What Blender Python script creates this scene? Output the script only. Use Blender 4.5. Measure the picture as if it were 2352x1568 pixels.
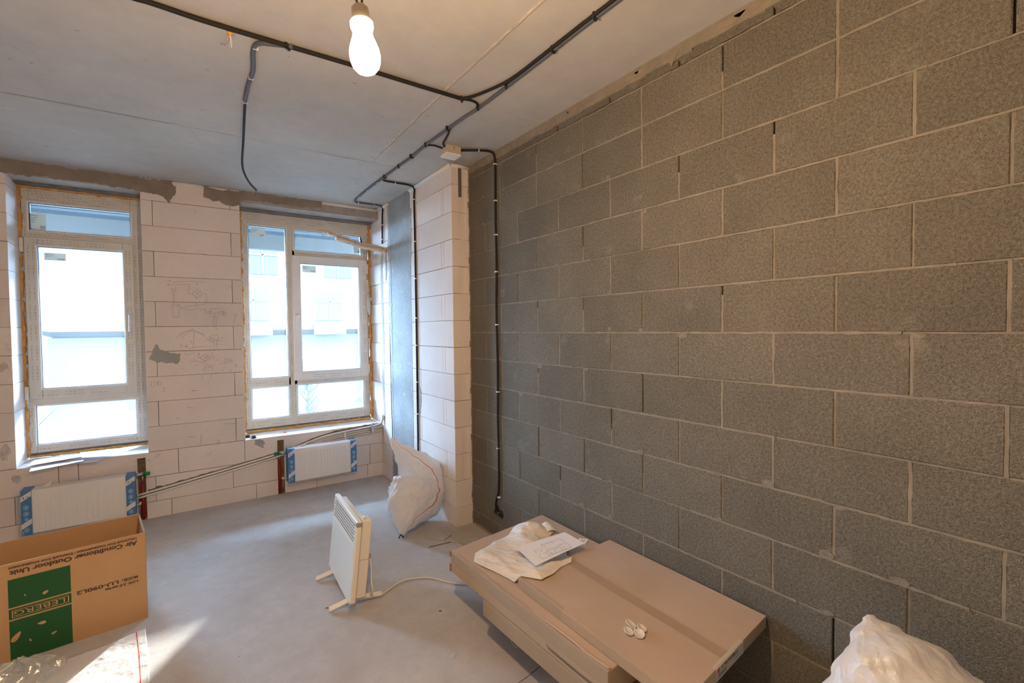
import bpy, bmesh, math, random
from mathutils import Vector, Matrix, noise
sc = bpy.context.scene
for o in list(bpy.data.objects): bpy.data.objects.remove(o)
COL = sc.collection
R = random.Random(7)

# ------------------------------------------------------------------ camera
F_PX, YAW, PIT, ROL = 1086.8887, -0.6059, -0.0275, -0.0112
CAM = Vector((-1.7677, -1.0764, 1.4630))
FW = Vector((-math.sin(YAW)*math.cos(PIT), math.cos(YAW)*math.cos(PIT), math.sin(PIT)))
_R0 = Vector((math.cos(YAW), math.sin(YAW), 0)); _U0 = _R0.cross(FW)
RT = _R0*math.cos(ROL) + _U0*math.sin(ROL); UP = -_R0*math.sin(ROL) + _U0*math.cos(ROL)
cd = bpy.data.cameras.new('camera'); cam = bpy.data.objects.new('camera', cd); COL.objects.link(cam)
m = Matrix.Identity(4)
for i in range(3):
    m[i][0], m[i][1], m[i][2], m[i][3] = RT[i], UP[i], -FW[i], CAM[i]
cam.matrix_world = m
cd.sensor_width = 36; cd.lens = 36*F_PX/2352; cd.clip_start = .02; cd.clip_end = 300
sc.camera = cam
# ------------------------------------------------------------------ light, exposure
vs = sc.view_settings
sc.display_settings.display_device = 'sRGB'
vs.view_transform = 'Standard'; vs.look = 'None'; vs.gamma = 1; vs.use_curve_mapping = False
vs.exposure = 1.15
w = bpy.data.worlds.new('sky'); sc.world = w; w.use_nodes = True
bg = w.node_tree.nodes['Background']; bg.inputs['Color'].default_value = (.47, .71, 1.0, 1); bg.inputs['Strength'].default_value = 36.0
SUN_TAN = .66; SUN_EL = .253
sd = bpy.data.lights.new('sun', 'SUN'); sd.energy = 8.5; sd.angle = math.radians(1.2); sd.color = (1, .93, .84)
sun = bpy.data.objects.new('sun', sd); COL.objects.link(sun)
_h = math.hypot(SUN_TAN, 1)
sun.rotation_euler = Vector((-SUN_TAN, -1, -SUN_EL*_h)).to_track_quat('-Z', 'Y').to_euler()
sun.location = (3, 8, 5)
for nm, x0, x1 in (('left', -2.75, -2.02), ('right', -1.352, -.148)):
    pd = bpy.data.lights.new('portal', 'AREA'); pd.shape = 'RECTANGLE'; pd.size = x1-x0; pd.size_y = 2.1
    pd.cycles.is_portal = True
    po = bpy.data.objects.new('portal', pd); COL.objects.link(po)
    po.location = ((x0+x1)/2, 4.02, 1.55); po.rotation_euler = (-math.pi/2, 0, 0)
try: sc.cycles.max_bounces = 10; sc.cycles.diffuse_bounces = 6; sc.cycles.transparent_max_bounces = 24; sc.cycles.sample_clamp_indirect = 6
except Exception: pass

# ------------------------------------------------------------------ helpers
YW = 3.586; ZC = 2.665; XP = -.148; YP = 2.011; YF = 3.875
def on(ax, val, x, y):
    """the point of the plane axis=val that is seen at photo position x, y"""
    d = FW + RT*((x-1176)/F_PX) + UP*((784-y)/F_PX)
    return CAM + d*((val-CAM[ax])/d[ax])
def lin(h):
    h = h.lstrip('#'); c = [int(h[i:i+2], 16)/255 for i in (0, 2, 4)]
    return tuple([v/12.92 if v <= .04045 else ((v+.055)/1.055)**2.4 for v in c])
def put(name, me, mat=None, parent=None):
    o = bpy.data.objects.new(name, me); COL.objects.link(o)
    for k in (mat if isinstance(mat, (list, tuple)) else [mat]):
        if k: me.materials.append(k)
    if parent: o.parent = parent
    return o
def tag(o, label=None, cat=None, group=None, kind=None):
    if label: o['label'] = label
    if cat: o['category'] = cat
    if group: o['group'] = group
    if kind: o['kind'] = kind
    return o
def empty(name, loc=(0, 0, 0), rz=0):
    o = bpy.data.objects.new(name, None); COL.objects.link(o); o.location = loc; o.rotation_euler = (0, 0, rz)
    o.empty_display_size = .05
    return o
class MB:
    def __init__(s): s.v = []; s.f = []; s.mi = []; s.tone = []; s.t = .5
    def face(s, pts, mi=0):
        b = len(s.v); s.v += [tuple(p) for p in pts]; s.f.append(list(range(b, b+len(pts)))); s.mi.append(mi); s.tone.append(s.t)
    def box(s, x0, x1, y0, y1, z0, z1, mi=0):
        b = len(s.v)
        s.v += [(x0,y0,z0),(x1,y0,z0),(x1,y1,z0),(x0,y1,z0),(x0,y0,z1),(x1,y0,z1),(x1,y1,z1),(x0,y1,z1)]
        for f in ((0,3,2,1),(4,5,6,7),(0,1,5,4),(1,2,6,5),(2,3,7,6),(3,0,4,7)):
            s.f.append([b+i for i in f]); s.mi.append(mi); s.tone.append(s.t)
    def prism(s, poly, z0, z1, mi=0):
        n = len(poly); b = len(s.v)
        s.v += [(p[0], p[1], z0) for p in poly] + [(p[0], p[1], z1) for p in poly]
        a = sum(poly[i][0]*poly[(i+1)%n][1]-poly[(i+1)%n][0]*poly[i][1] for i in range(n))
        lo = list(range(b, b+n)); hi = list(range(b+n, b+2*n))
        fs = [lo[::-1], hi] + [[b+i, b+(i+1)%n, b+n+(i+1)%n, b+n+i] for i in range(n)]
        if a < 0: fs = [f[::-1] for f in fs]
        for f in fs: s.f.append(f); s.mi.append(mi); s.tone.append(s.t)
    def tube(s, pts, r, seg=8, mi=0, cap=True, flat=1.0, wob=0):
        pts = [Vector(p) for p in pts]; n = len(pts); rr = r if isinstance(r, (list, tuple)) else [r]*n
        b = len(s.v); up = Vector((0, 0, 1)); prev = None
        for i, p in enumerate(pts):
            t = (pts[min(i+1, n-1)]-pts[max(i-1, 0)])
            t = t.normalized() if t.length > 1e-9 else Vector((0, 0, 1))
            if prev is None:
                a = t.cross(up) if abs(t.z) < .95 else t.cross(Vector((1, 0, 0)))
            else: a = prev - t*prev.dot(t)
            a.normalize(); prev = a.copy(); c = t.cross(a)
            for k in range(seg):
                th = 2*math.pi*k/seg; q = rr[i]
                if wob: q *= 1+wob*noise.noise(Vector((p.x*40+k*1.7, p.y*40+k, p.z*40)))
                s.v.append(tuple(p + a*(q*math.cos(th)) + c*(q*flat*math.sin(th))))
        for i in range(n-1):
            for k in range(seg):
                s.f.append([b+i*seg+k, b+i*seg+(k+1)%seg, b+(i+1)*seg+(k+1)%seg, b+(i+1)*seg+k]); s.mi.append(mi); s.tone.append(s.t)
        if cap:
            s.f.append([b+k for k in range(seg)][::-1]); s.f.append([b+(n-1)*seg+k for k in range(seg)]); s.mi += [mi, mi]; s.tone += [s.t, s.t]
    def lathe(s, prof, M=Matrix.Identity(4), seg=32, mi=0):
        b = len(s.v); n = len(prof)
        for r_, z in prof:
            for k in range(seg):
                th = 2*math.pi*k/seg; s.v.append(tuple(M @ Vector((r_*math.cos(th), r_*math.sin(th), z))))
        for i in range(n-1):
            for k in range(seg):
                s.f.append([b+i*seg+k, b+i*seg+(k+1)%seg, b+(i+1)*seg+(k+1)%seg, b+(i+1)*seg+k]); s.mi.append(mi); s.tone.append(s.t)
        s.f.append([b+k for k in range(seg)][::-1]); s.f.append([b+(n-1)*seg+k for k in range(seg)]); s.mi += [mi, mi]; s.tone += [s.t, s.t]
    def xf(s, M): s.v = [tuple(M @ Vector(v)) for v in s.v]; return s
    def build(s, name, mat, parent=None, smooth=False, bevel=0, bseg=2, loc=None):
        me = bpy.data.meshes.new(name); vv = s.v
        if loc: L = Vector(loc); vv = [tuple(Vector(v)-L) for v in vv]
        me.from_pydata(vv, [], s.f); me.update()
        for i, p in enumerate(me.polygons): p.material_index = s.mi[i]; p.use_smooth = smooth
        at = me.attributes.new('tone', 'FLOAT', 'FACE')
        for i, t in enumerate(s.tone): at.data[i].value = t
        o = put(name, me, mat, parent)
        if loc: o.location = loc
        if bevel:
            b = o.modifiers.new('bevel', 'BEVEL'); b.width = bevel; b.segments = bseg; b.limit_method = 'ANGLE'; b.angle_limit = math.radians(35)
        return o
def smoothpts(P, k=6):
    """Catmull-Rom through P"""
    P = [Vector(p) for p in P]; out = []
    for i in range(len(P)-1):
        a, b, c, d = P[max(i-1, 0)], P[i], P[i+1], P[min(i+2, len(P)-1)]
        for j in range(k):
            t = j/k
            out.append(.5*((2*b) + (c-a)*t + (2*a-5*b+4*c-d)*t*t + (3*b-a-3*c+d)*t**3))
    return out+[P[-1]]
def coons(bt, rt, tp, lf, n, m_, zf):
    """surface patch from four border polylines (bottom u, right v, top u, left v); zf(p,u,v)->z"""
    def S(pl, t):
        pl = [Vector(p) for p in pl]; L = [0]
        for i in range(len(pl)-1): L.append(L[-1]+(pl[i+1]-pl[i]).length)
        x = t*L[-1]
        for i in range(len(pl)-1):
            if x <= L[i+1] or i == len(pl)-2:
                q = (x-L[i])/max(L[i+1]-L[i], 1e-9); return pl[i].lerp(pl[i+1], min(max(q, 0), 1))
    V = []; Fc = []
    c00, c10, c01, c11 = Vector(bt[0]), Vector(bt[-1]), Vector(tp[0]), Vector(tp[-1])
    for j in range(m_+1):
        for i in range(n+1):
            u, v = i/n, j/m_
            p = S(bt, u)*(1-v)+S(tp, u)*v+S(lf, v)*(1-u)+S(rt, v)*u - (c00*(1-u)*(1-v)+c10*u*(1-v)+c01*(1-u)*v+c11*u*v)
            V.append((p.x, p.y, zf(p, u, v)))
    for j in range(m_):
        for i in range(n): Fc.append([j*(n+1)+i, j*(n+1)+i+1, (j+1)*(n+1)+i+1, (j+1)*(n+1)+i])
    return V, Fc
def sheet(name, V, Fc, mat, parent=None, th=.0006, mi=None):
    me = bpy.data.meshes.new(name); me.from_pydata(V, [], Fc); me.update()
    for i, p in enumerate(me.polygons):
        p.use_smooth = th > .0005
        if mi: p.material_index = mi[i]
    o = put(name, me, mat, parent)
    s = o.modifiers.new('solid', 'SOLIDIFY'); s.thickness = th; s.offset = 1
    return o
def text(name, s, size, M, mat, parent, ex=.0002, align='LEFT', sx=1.0, bold=0.0):
    c = bpy.data.curves.new(name, 'FONT'); c.body = s; c.size = size; c.extrude = ex; c.align_x = align; c.resolution_u = 3; c.offset = bold
    t = bpy.data.objects.new(name+'_tmp', c); COL.objects.link(t)
    dg = bpy.context.evaluated_depsgraph_get(); me = bpy.data.meshes.new_from_object(t.evaluated_get(dg))
    bpy.data.objects.remove(t); bpy.data.curves.remove(c)
    me.transform(Matrix.Diagonal((sx, 1, 1, 1))); me.materials.clear(); me.name = name; me.transform(M)
    return put(name, me, mat, parent)
def basis(o, x, y):
    x = Vector(x).normalized(); y = Vector(y).normalized(); z = x.cross(y)
    M = Matrix.Identity(4)
    for i in range(3): M[i][0], M[i][1], M[i][2], M[i][3] = x[i], y[i], z[i], o[i]
    return M

# ------------------------------------------------------------------ materials
def mat(name, col, rough=.7, metal=0, bump=None, var=0, vscale=8, tone=0, spec=.5, trans=0, noise2=None, speck=None, alpha=None, sheen=0, stain=None, bdist=.002):
    """col linear rgb; bump=(strength, scale, detail); var = noise value variation; tone = per-block variation"""
    M = bpy.data.materials.new(name); M.use_nodes = True; nt = M.node_tree; N = nt.nodes; L = nt.links
    B = N['Principled BSDF']; B.inputs['Roughness'].default_value = rough; B.inputs['Metallic'].default_value = metal
    B.inputs['Specular IOR Level'].default_value = spec
    tc = N.new('ShaderNodeTexCoord'); vec = tc.outputs['Object']
    rgb = N.new('ShaderNodeRGB'); rgb.outputs[0].default_value = (*col, 1); cur = rgb.outputs[0]
    def hsv(cur, val):
        h = N.new('ShaderNodeHueSaturation'); L.new(cur, h.inputs['Color']); L.new(val, h.inputs['Value']); return h.outputs[0]
    def mapr(x, a, b, c=0., d=1.):
        r = N.new('ShaderNodeMapRange'); L.new(x, r.inputs[0]); r.inputs[1].default_value = c; r.inputs[2].default_value = d; r.inputs[3].default_value = a; r.inputs[4].default_value = b; return r.outputs[0]
    def nz(sc_, det=4, ro=.55):
        n = N.new('ShaderNodeTexNoise'); n.inputs['Scale'].default_value = sc_; n.inputs['Detail'].default_value = det; n.inputs['Roughness'].default_value = ro; L.new(vec, n.inputs['Vector']); return n.outputs['Fac']
    if var: cur = hsv(cur, mapr(nz(vscale), 1-var, 1+var, .3, .7))
    if noise2: cur = hsv(cur, mapr(nz(noise2[0], 6, .7), 1-noise2[1], 1+noise2[1], .3, .7))
    if tone:
        a = N.new('ShaderNodeAttribute'); a.attribute_name = 'tone'; cur = hsv(cur, mapr(a.outputs['Fac'], 1-tone, 1+tone))
    if speck:   # (scale, threshold, colour)
        v = N.new('ShaderNodeTexVoronoi'); v.inputs['Scale'].default_value = speck[0]; L.new(vec, v.inputs['Vector'])
        mx = N.new('ShaderNodeMix'); mx.data_type = 'RGBA'; L.new(mapr(v.outputs['Distance'], 1, 0, speck[1]*.6, speck[1]), mx.inputs['Factor'])
        L.new(cur, mx.inputs['A']); mx.inputs['B'].default_value = (*speck[2], 1); cur = mx.outputs['Result']
    if stain:   # (scale, lo, hi, colour, amount)
        mx = N.new('ShaderNodeMix'); mx.data_type = 'RGBA'; L.new(mapr(nz(stain[0], 7, .65), 0, stain[4], stain[1], stain[2]), mx.inputs['Factor'])
        L.new(cur, mx.inputs['A']); mx.inputs['B'].default_value = (*stain[3], 1); cur = mx.outputs['Result']
    L.new(cur, B.inputs['Base Color'])
    if bump:
        bp = N.new('ShaderNodeBump'); bp.inputs['Strength'].default_value = bump[0]; bp.inputs['Distance'].default_value = bdist
        L.new(nz(bump[1], bump[2], .65), bp.inputs['Height']); L.new(bp.outputs[0], B.inputs['Normal'])
    if trans: B.inputs['Transmission Weight'].default_value = trans
    if alpha is not None: B.inputs['Alpha'].default_value = alpha
    return M
def film(name, col, through, rough=.3, diff=.5):
    """thin translucent plastic"""
    M = bpy.data.materials.new(name); M.use_nodes = True; nt = M.node_tree; N = nt.nodes; L = nt.links
    N.remove(N['Principled BSDF']); out = N['Material Output']
    t = N.new('ShaderNodeBsdfTransparent'); g = N.new('ShaderNodeBsdfGlossy'); g.inputs['Roughness'].default_value = rough
    d = N.new('ShaderNodeBsdfDiffuse'); d.inputs['Color'].default_value = (*col, 1)
    tr = N.new('ShaderNodeBsdfTranslucent'); tr.inputs['Color'].default_value = (*col, 1)
    a = N.new('ShaderNodeMixShader'); a.inputs[0].default_value = .5; L.new(d.outputs[0], a.inputs[1]); L.new(tr.outputs[0], a.inputs[2])
    b = N.new('ShaderNodeMixShader'); b.inputs[0].default_value = 1-diff; L.new(a.outputs[0], b.inputs[1]); L.new(g.outputs[0], b.inputs[2])
    fr = N.new('ShaderNodeMixShader'); fr.inputs[0].default_value = through; L.new(b.outputs[0], fr.inputs[1]); L.new(t.outputs[0], fr.inputs[2])
    L.new(fr.outputs[0], out.inputs['Surface'])
    tc = N.new('ShaderNodeTexCoord'); n = N.new('ShaderNodeTexNoise'); n.inputs['Scale'].default_value = 30; n.inputs['Detail'].default_value = 3
    L.new(tc.outputs['Object'], n.inputs['Vector']); bp = N.new('ShaderNodeBump'); bp.inputs['Strength'].default_value = .6; bp.inputs['Distance'].default_value = .01
    L.new(n.outputs['Fac'], bp.inputs['Height'])
    for s in (g, d): L.new(bp.outputs[0], s.inputs['Normal'])
    return M
def cloth(name, col, through=.35, bump=(.5, 25)):
    M = bpy.data.materials.new(name); M.use_nodes = True; nt = M.node_tree; N = nt.nodes; L = nt.links
    N.remove(N['Principled BSDF']); out = N['Material Output']
    d = N.new('ShaderNodeBsdfDiffuse'); d.inputs['Color'].default_value = (*col, 1)
    tr = N.new('ShaderNodeBsdfTranslucent'); tr.inputs['Color'].default_value = (*col, 1)
    g = N.new('ShaderNodeBsdfGlossy'); g.inputs['Roughness'].default_value = .35
    a = N.new('ShaderNodeMixShader'); a.inputs[0].default_value = through; L.new(d.outputs[0], a.inputs[1]); L.new(tr.outputs[0], a.inputs[2])
    b = N.new('ShaderNodeMixShader'); b.inputs[0].default_value = .05; L.new(a.outputs[0], b.inputs[1]); L.new(g.outputs[0], b.inputs[2])
    L.new(b.outputs[0], out.inputs['Surface'])
    tc = N.new('ShaderNodeTexCoord'); n = N.new('ShaderNodeTexNoise'); n.inputs['Scale'].default_value = bump[1]; n.inputs['Detail'].default_value = 4; n.inputs['Distortion'].default_value = .35
    L.new(tc.outputs['Object'], n.inputs['Vector']); bp = N.new('ShaderNodeBump'); bp.inputs['Strength'].default_value = bump[0]; bp.inputs['Distance'].default_value = .02
    L.new(n.outputs['Fac'], bp.inputs['Height'])
    for s in (g, d): L.new(bp.outputs[0], s.inputs['Normal'])
    return M
def glass(name, dust):
    M = bpy.data.materials.new(name); M.use_nodes = True; nt = M.node_tree; N = nt.nodes; L = nt.links
    N.remove(N['Principled BSDF']); out = N['Material Output']
    t = N.new('ShaderNodeBsdfTransparent'); t.inputs['Color'].default_value = (.93, .97, 1, 1)
    g = N.new('ShaderNodeBsdfGlossy'); g.inputs['Roughness'].default_value = .02
    tr = N.new('ShaderNodeBsdfTranslucent'); tr.inputs['Color'].default_value = (.8, .9, 1, 1)
    a = N.new('ShaderNodeMixShader'); a.inputs[0].default_value = dust; L.new(t.outputs[0], a.inputs[1]); L.new(tr.outputs[0], a.inputs[2])
    fz = N.new('ShaderNodeFresnel'); fz.inputs[0].default_value = 1.3
    b = N.new('ShaderNodeMixShader'); L.new(fz.outputs[0], b.inputs[0]); L.new(a.outputs[0], b.inputs[1]); L.new(g.outputs[0], b.inputs[2])
    L.new(b.outputs[0], out.inputs['Surface'])
    return M
def emit(name, col, st):
    M = bpy.data.materials.new(name); M.use_nodes = True; nt = M.node_tree; B = nt.nodes['Principled BSDF']
    B.inputs['Base Color'].default_value = (.9, .85, .8, 1); B.inputs['Emission Color'].default_value = (*col, 1); B.inputs['Emission Strength'].default_value = st
    return M
m_conc_ceil = mat('ceiling_concrete', (.47, .465, .45), .8, bump=(.35, 14, 6), var=.09, vscale=1.3, noise2=(9, .06), stain=(5, .62, .75, (.3, .28, .26), .35))
m_floor = mat('floor_screed', (.49, .47, .455), .75, bump=(.8, 22, 8), var=.1, vscale=2.2, noise2=(14, .09), stain=(3.5, .55, .7, (.33, .27, .22), .45))
m_gblock = mat('grey_block', (.160, .148, .118), .95, bump=(1.0, 170, 3), var=.10, vscale=3.5, noise2=(110, .38), tone=.08, speck=(260, .30, (.05, .045, .035)), stain=(6, .60, .74, (.29, .27, .22), .5), bdist=.005, spec=.2)
m_gmortar = mat('grey_mortar', (.235, .21, .165), .95, bump=(1, 60, 5), var=.15, vscale=14, spec=.2)
m_aac = mat('aerated_block', (.74, .685, .645), .9, bump=(.35, 160, 4), var=.05, vscale=3, noise2=(60, .03), tone=.05, stain=(6, .66, .78, (.36, .31, .27), .5), spec=.25)
m_gap = mat('dark_joint', (.12, .10, .085), .95)
m_aacgap = mat('thin_joint', (.20, .17, .15), .95)
m_plaster = mat('wet_grey_plaster', (.25, .215, .175), .85, bump=(.6, 30, 6), var=.14, vscale=9)
m_lintel = mat('lintel_concrete', (.36, .33, .295), .85, bump=(.6, 40, 6), var=.12, vscale=10, stain=(14, .6, .7, (.16, .13, .11), .6))
m_column = mat('column_concrete', (.29, .31, .315), .8, bump=(.7, 30, 8), var=.14, vscale=5, noise2=(40, .12), stain=(16, .6, .72, (.5, .53, .54), .6))
m_smear = mat('grey_smear', (.36, .37, .35), .85, bump=(.5, 40, 5), var=.1)
m_foamrod = mat('foam_rod', (.7, .7, .68), .6)
m_seam = mat('slab_seam', (.60, .54, .46), .9, bump=(.8, 80, 5), var=.2, vscale=20)
m_seamd = mat('slab_seam_dark', (.28, .24, .20), .9, var=.2, vscale=20)
m_foam = mat('expanding_foam', (.62, .33, .10), .7, bump=(.8, 90, 5), var=.25, vscale=25)
m_pvc = mat('window_plastic', (.80, .80, .78), .3)
m_pvcfilm = mat('protective_film', (.66, .64, .58), .4, bump=(.2, 30, 3), var=.04, vscale=12)
m_print = mat('film_print', (.24, .25, .24), .6)
m_gasket = mat('black_gasket', (.02, .025, .03), .5)
m_gprof = mat('grey_sub_profile', (.16, .17, .18), .5)
m_glass = glass('window_glass', .02)
m_sticker = cloth('paper_sticker', (.80, .80, .74), .5, (.05, 5))
m_ink = mat('black_ink', (.06, .05, .045), .7)
m_pencil = mat('pencil_line', (.33, .31, .30), .8)
m_red = mat('red_ink', (.7, .08, .07), .6)
m_cable = mat('black_cable', (.022, .021, .022), .7, spec=.2)
m_cableg = mat('grey_cable', (.10, .11, .135), .6, spec=.3)
m_clip = mat('black_clip', (.012, .012, .013), .4)
m_white = mat('white_plastic', (.78, .77, .74), .4)
m_jbox = mat('junction_plastic', (.50, .45, .39), .5)
m_copper = mat('copper', (.75, .3, .14), .3, metal=1)
m_insul = mat('beige_insulation', (.66, .52, .38), .5, bump=(.5, 60, 3), var=.1, vscale=20)
m_pipe = mat('grey_pipe', (.74, .73, .72), .35)
m_conduit = mat('beige_conduit', (.60, .53, .44), .45, bump=(.3, 90, 2))
m_redpipe = mat('red_pipe', (.28, .015, .01), .4)
m_chase = mat('chase_mortar', (.22, .15, .095), .95, bump=(1, 50, 6), var=.25, vscale=20)
m_metal = mat('nickel_valve', (.6, .58, .55), .3, metal=1)
m_green = mat('green_cap', (.0, .25, .08), .45)
m_rad = mat('radiator_enamel', (.80, .79, .77), .35)
m_blue = mat('blue_packaging', (.0, .15, .40), .5)
m_wpack = mat('white_packaging', (.70, .70, .69), .5)
m_wrap = film('clear_wrap', (.95, .95, .95), .94, .18, .85)
m_bagclear = film('clear_bag', (.85, .88, .82), .62, .2, .6)
m_tape = film('clear_tape', (.75, .70, .6), .90, .10, .5)
m_card = mat('kraft_cardboard', (.50, .30, .145), .8, var=.05, vscale=6, bump=(.15, 120, 3))
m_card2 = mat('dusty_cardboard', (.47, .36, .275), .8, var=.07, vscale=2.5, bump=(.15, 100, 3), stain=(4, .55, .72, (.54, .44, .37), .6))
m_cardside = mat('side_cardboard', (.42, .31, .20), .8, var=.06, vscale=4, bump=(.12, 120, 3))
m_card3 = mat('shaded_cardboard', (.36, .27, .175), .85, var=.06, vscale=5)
m_carddark = mat('cardboard_edge', (.30, .17, .08), .9, bump=(.8, 200, 3), var=.2, vscale=60)
m_cprint = mat('box_print', (.075, .045, .03), .7)
m_cgreen = mat('box_green', (.008, .085, .018), .7)
m_paper = mat('white_paper', (.84, .83, .86), .6)
m_drawn = mat('plan_line', (.33, .38, .42), .7)
m_sack = cloth('woven_sack', (.84, .83, .82), .3, (.6, 20))
m_sackred = cloth('red_stripe', (.75, .14, .13), .2)
m_rag = cloth('cotton_rag', (.90, .85, .78), .2, (.45, 20))
m_lay = cloth('white_woven_sheet', (.80, .80, .78), .15, (.4, 16))
m_heat = mat('heater_enamel', (.80, .76, .66), .22)
m_heatgrey = mat('heater_corner', (.32, .30, .27), .4)
m_slot = mat('slot_black', (.02, .02, .02), .8)
m_cord = mat('white_cord', (.72, .67, .58), .45)
m_caps = mat('milky_plastic', (.80, .78, .76), .35, alpha=.9)
m_wood = mat('splintered_wood', (.55, .36, .19), .85, bump=(.6, 90, 3), var=.15, vscale=40)
m_socket = mat('lamp_holder_plastic', (.55, .44, .31), .45)
m_bulb = emit('bulb_glow', (1.0, .635, .34), 960)

# ------------------------------------------------------------------ setting: blocks
def irr(): return R.uniform(-.0008, .0008)
def block(mb, ax, face, depth, a0, a1, z0, z1, cf=.003):
    """one chamfered block; ax 0 -> face on plane x, runs along y; ax 1 -> face on plane y, runs along x. depth signed into the wall"""
    mb.t = R.random()
    s = 1 if depth > 0 else -1
    f = face + irr(); k = f + s*cf
    def P(d, a, z): return (d, a, z) if ax == 0 else (a, d, z)
    def rect(d, i): return [P(d, a0+i+irr(), z0+i+irr()), P(d, a1-i+irr(), z0+i+irr()), P(d, a1-i+irr(), z1-i+irr()), P(d, a0+i+irr(), z1-i+irr())]
    A, B_, C_ = rect(f, cf), rect(k, 0), rect(f+depth, 0)
    b = len(mb.v); mb.v += A+B_+C_
    fl_ = (ax == 0) == (s > 0)
    fs = [[0, 1, 2, 3]] + [[i, i+4, (i+1) % 4+4, (i+1) % 4] for i in range(4)] + [[i+4, i+8, (i+1) % 4+8, (i+1) % 4+4] for i in range(4)] + [[11, 10, 9, 8]]
    for q in fs:
        q = [b+i for i in q]
        mb.f.append(q[::-1] if fl_ else q); mb.mi.append(0); mb.tone.append(mb.t)
def mjoint(mb, r0, a, b, lo, hi, vert, seed):
    """rough mortar strip on the right wall between a and b (y, or z when vert), lo..hi the other way"""
    n = max(1, int((b-a)/.022)); P_ = []
    for i in range(n+1):
        t = a+(b-a)*i/n
        P_.append((t, lo-.0012+.0030*noise.noise(Vector((t*38, seed, 0))), hi+.0012+.0030*noise.noise(Vector((t*38, seed, 9))), r0+.0022*noise.noise(Vector((t*24, seed, 20)))))
    V3 = (lambda d, t, q: (d, q, t)) if vert else (lambda d, t, q: (d, t, q))
    for (t0, l0, h0, d0), (t1, l1, h1, d1) in zip(P_[:-1], P_[1:]):
        mb.face([V3(d0, t0, l0), V3(d1, t1, l1), V3(d1, t1, h1), V3(d0, t0, h0)])
        mb.face([V3(d0, t0, l0), V3(d1, t1, l1), V3(.018, t1, l1), V3(.018, t0, l0)]); mb.face([V3(d0, t0, h0), V3(d1, t1, h1), V3(.018, t1, h1), V3(.018, t0, h0)])
# right wall, grey blocks 400 x 190
H = .1911; Z0 = 1.4378; mb = MB(); mo = MB()
YN = -2.75
lines = [Z0+H*k for k in range(-7, 7)]       # .1 ... 2.584
rows = [(0.0, lines[0], 0)] + [(lines[i], lines[i+1], i+1) for i in range(len(lines)-2)] + [(lines[-2], 2.572, 14)]
def rowpar(i): # block row i spans Z0+(i-8)H ; row above L0 (i=8) has joints on whole multiples
    return 0 if (i-8) % 2 == 0 else 1
for z0, z1, i in rows:
    off = 0 if rowpar(i) == 0 else .2
    ys = [YN] + [y for y in [off-.4*7+.4*k for k in range(0, 16)] if YN+.05 < y < 2.0] + [2.05]
    jw = [R.choice((.0025, .004, .004, .005)) for _ in ys]
    top = R.choice((.003, .004, .005))
    for a, b in zip(ys[:-1], ys[1:]):
        block(mb, 0, 0, .18, a+.003, b-.003, z0+.002, z1-top*.8)
    for y in ys[1:-1]:
        u = R.random()
        if u < .72:
            mo.t = R.random(); r_ = R.choice((.0005, .0015, .004)); mjoint(mo, r_, z0, z1, y-.0032, y+.0032, True, y*7+z0*31)
        elif u < .9:
            zz = z0 + (z1-z0)*R.uniform(.35, .8); mjoint(mo, .001, z0, zz, y-.003, y+.003, True, y*7+z0*31)
    r_ = R.choice((.0002, .001, .003))
    x = YN
    while x < 2.05:
        l = R.uniform(.15, .6); mjoint(mo, R.choice((-.0004, .0006, .002, .004)), x, min(x+l, 2.05), z1-top*.8, z1+.002, False, z1*13); x += l
# cut blocks and mortar band at the top
ys = [YN] + [.2+.4*k for k in range(-7, 5)] + [2.05]
for a, b in zip(ys[:-1], ys[1:]): block(mb, 0, 0.002, .18, a+.006, b-.006, 2.580, 2.618)
o = mb.build('wall_right', [m_gblock]); tag(o, kind='structure')
mo.build('mortar_joint', m_gmortar, o)
bk = MB(); bk.box(.02, .19, YN, 2.06, 0, ZC); bk.build('joint_shadow_gap', m_gap, o)
tb = MB(); x = YN
prev = .006
while x < 2.04:
    nx = min(x+.06, 2.05); q = .004+.004*noise.noise(Vector((x*6, 0, 3))); zz = 2.612+.012*noise.noise(Vector((x*9, 1, 0)))
    tb.face([(-.001-q, x, zz), (-.004-q, x, ZC), (-.004-q, nx+.001, ZC), (-.001-q, nx+.001, zz)]); tb.face([(-.001-q, x, zz), (-.001-q, nx, zz), (.02, nx, zz-.006), (.02, x, zz-.006)]); x = nx
tb.build('top_mortar_band', m_gmortar, o)
sm = MB()   # darker damp smears hanging from the band
for k in range(26):
    y = -1.2+k*.125+R.uniform(-.03, .03); l = R.uniform(.06, .16); hh = R.uniform(.015, .05)
    P_ = [(-.0045, y+l*t, 2.645-hh*math.sin(math.pi*t)*(1+.4*noise.noise(Vector((k, t*5, 0))))) for t in [i/8 for i in range(9)]]
    sm.face([(-.0075, y, 2.65)]+[(-.0075, p[1], p[2]) for p in P_]+[(-.0075, y+l, 2.65)])
sm.build('damp_mortar_smear', mat('damp_mortar', (.235, .195, .15), .9, var=.15, vscale=15), o)
# mortar foot along the floor
ft = MB(); x = -1.8
def fq(x): return (.012+.018*abs(noise.noise(Vector((x*5, 2, 1)))), .008+.014*abs(noise.noise(Vector((x*6, 5, 1)))))
while x < 2.0:
    nx = min(x+.02, 2.01); (q, zq), (q2, zq2) = fq(x), fq(nx); ft.face([(-q, x, .001), (0, x, zq), (0, nx, zq2), (-q2, nx, .001)]); x = nx
ft.build('mortar_foot', m_gmortar, o, True)
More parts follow.
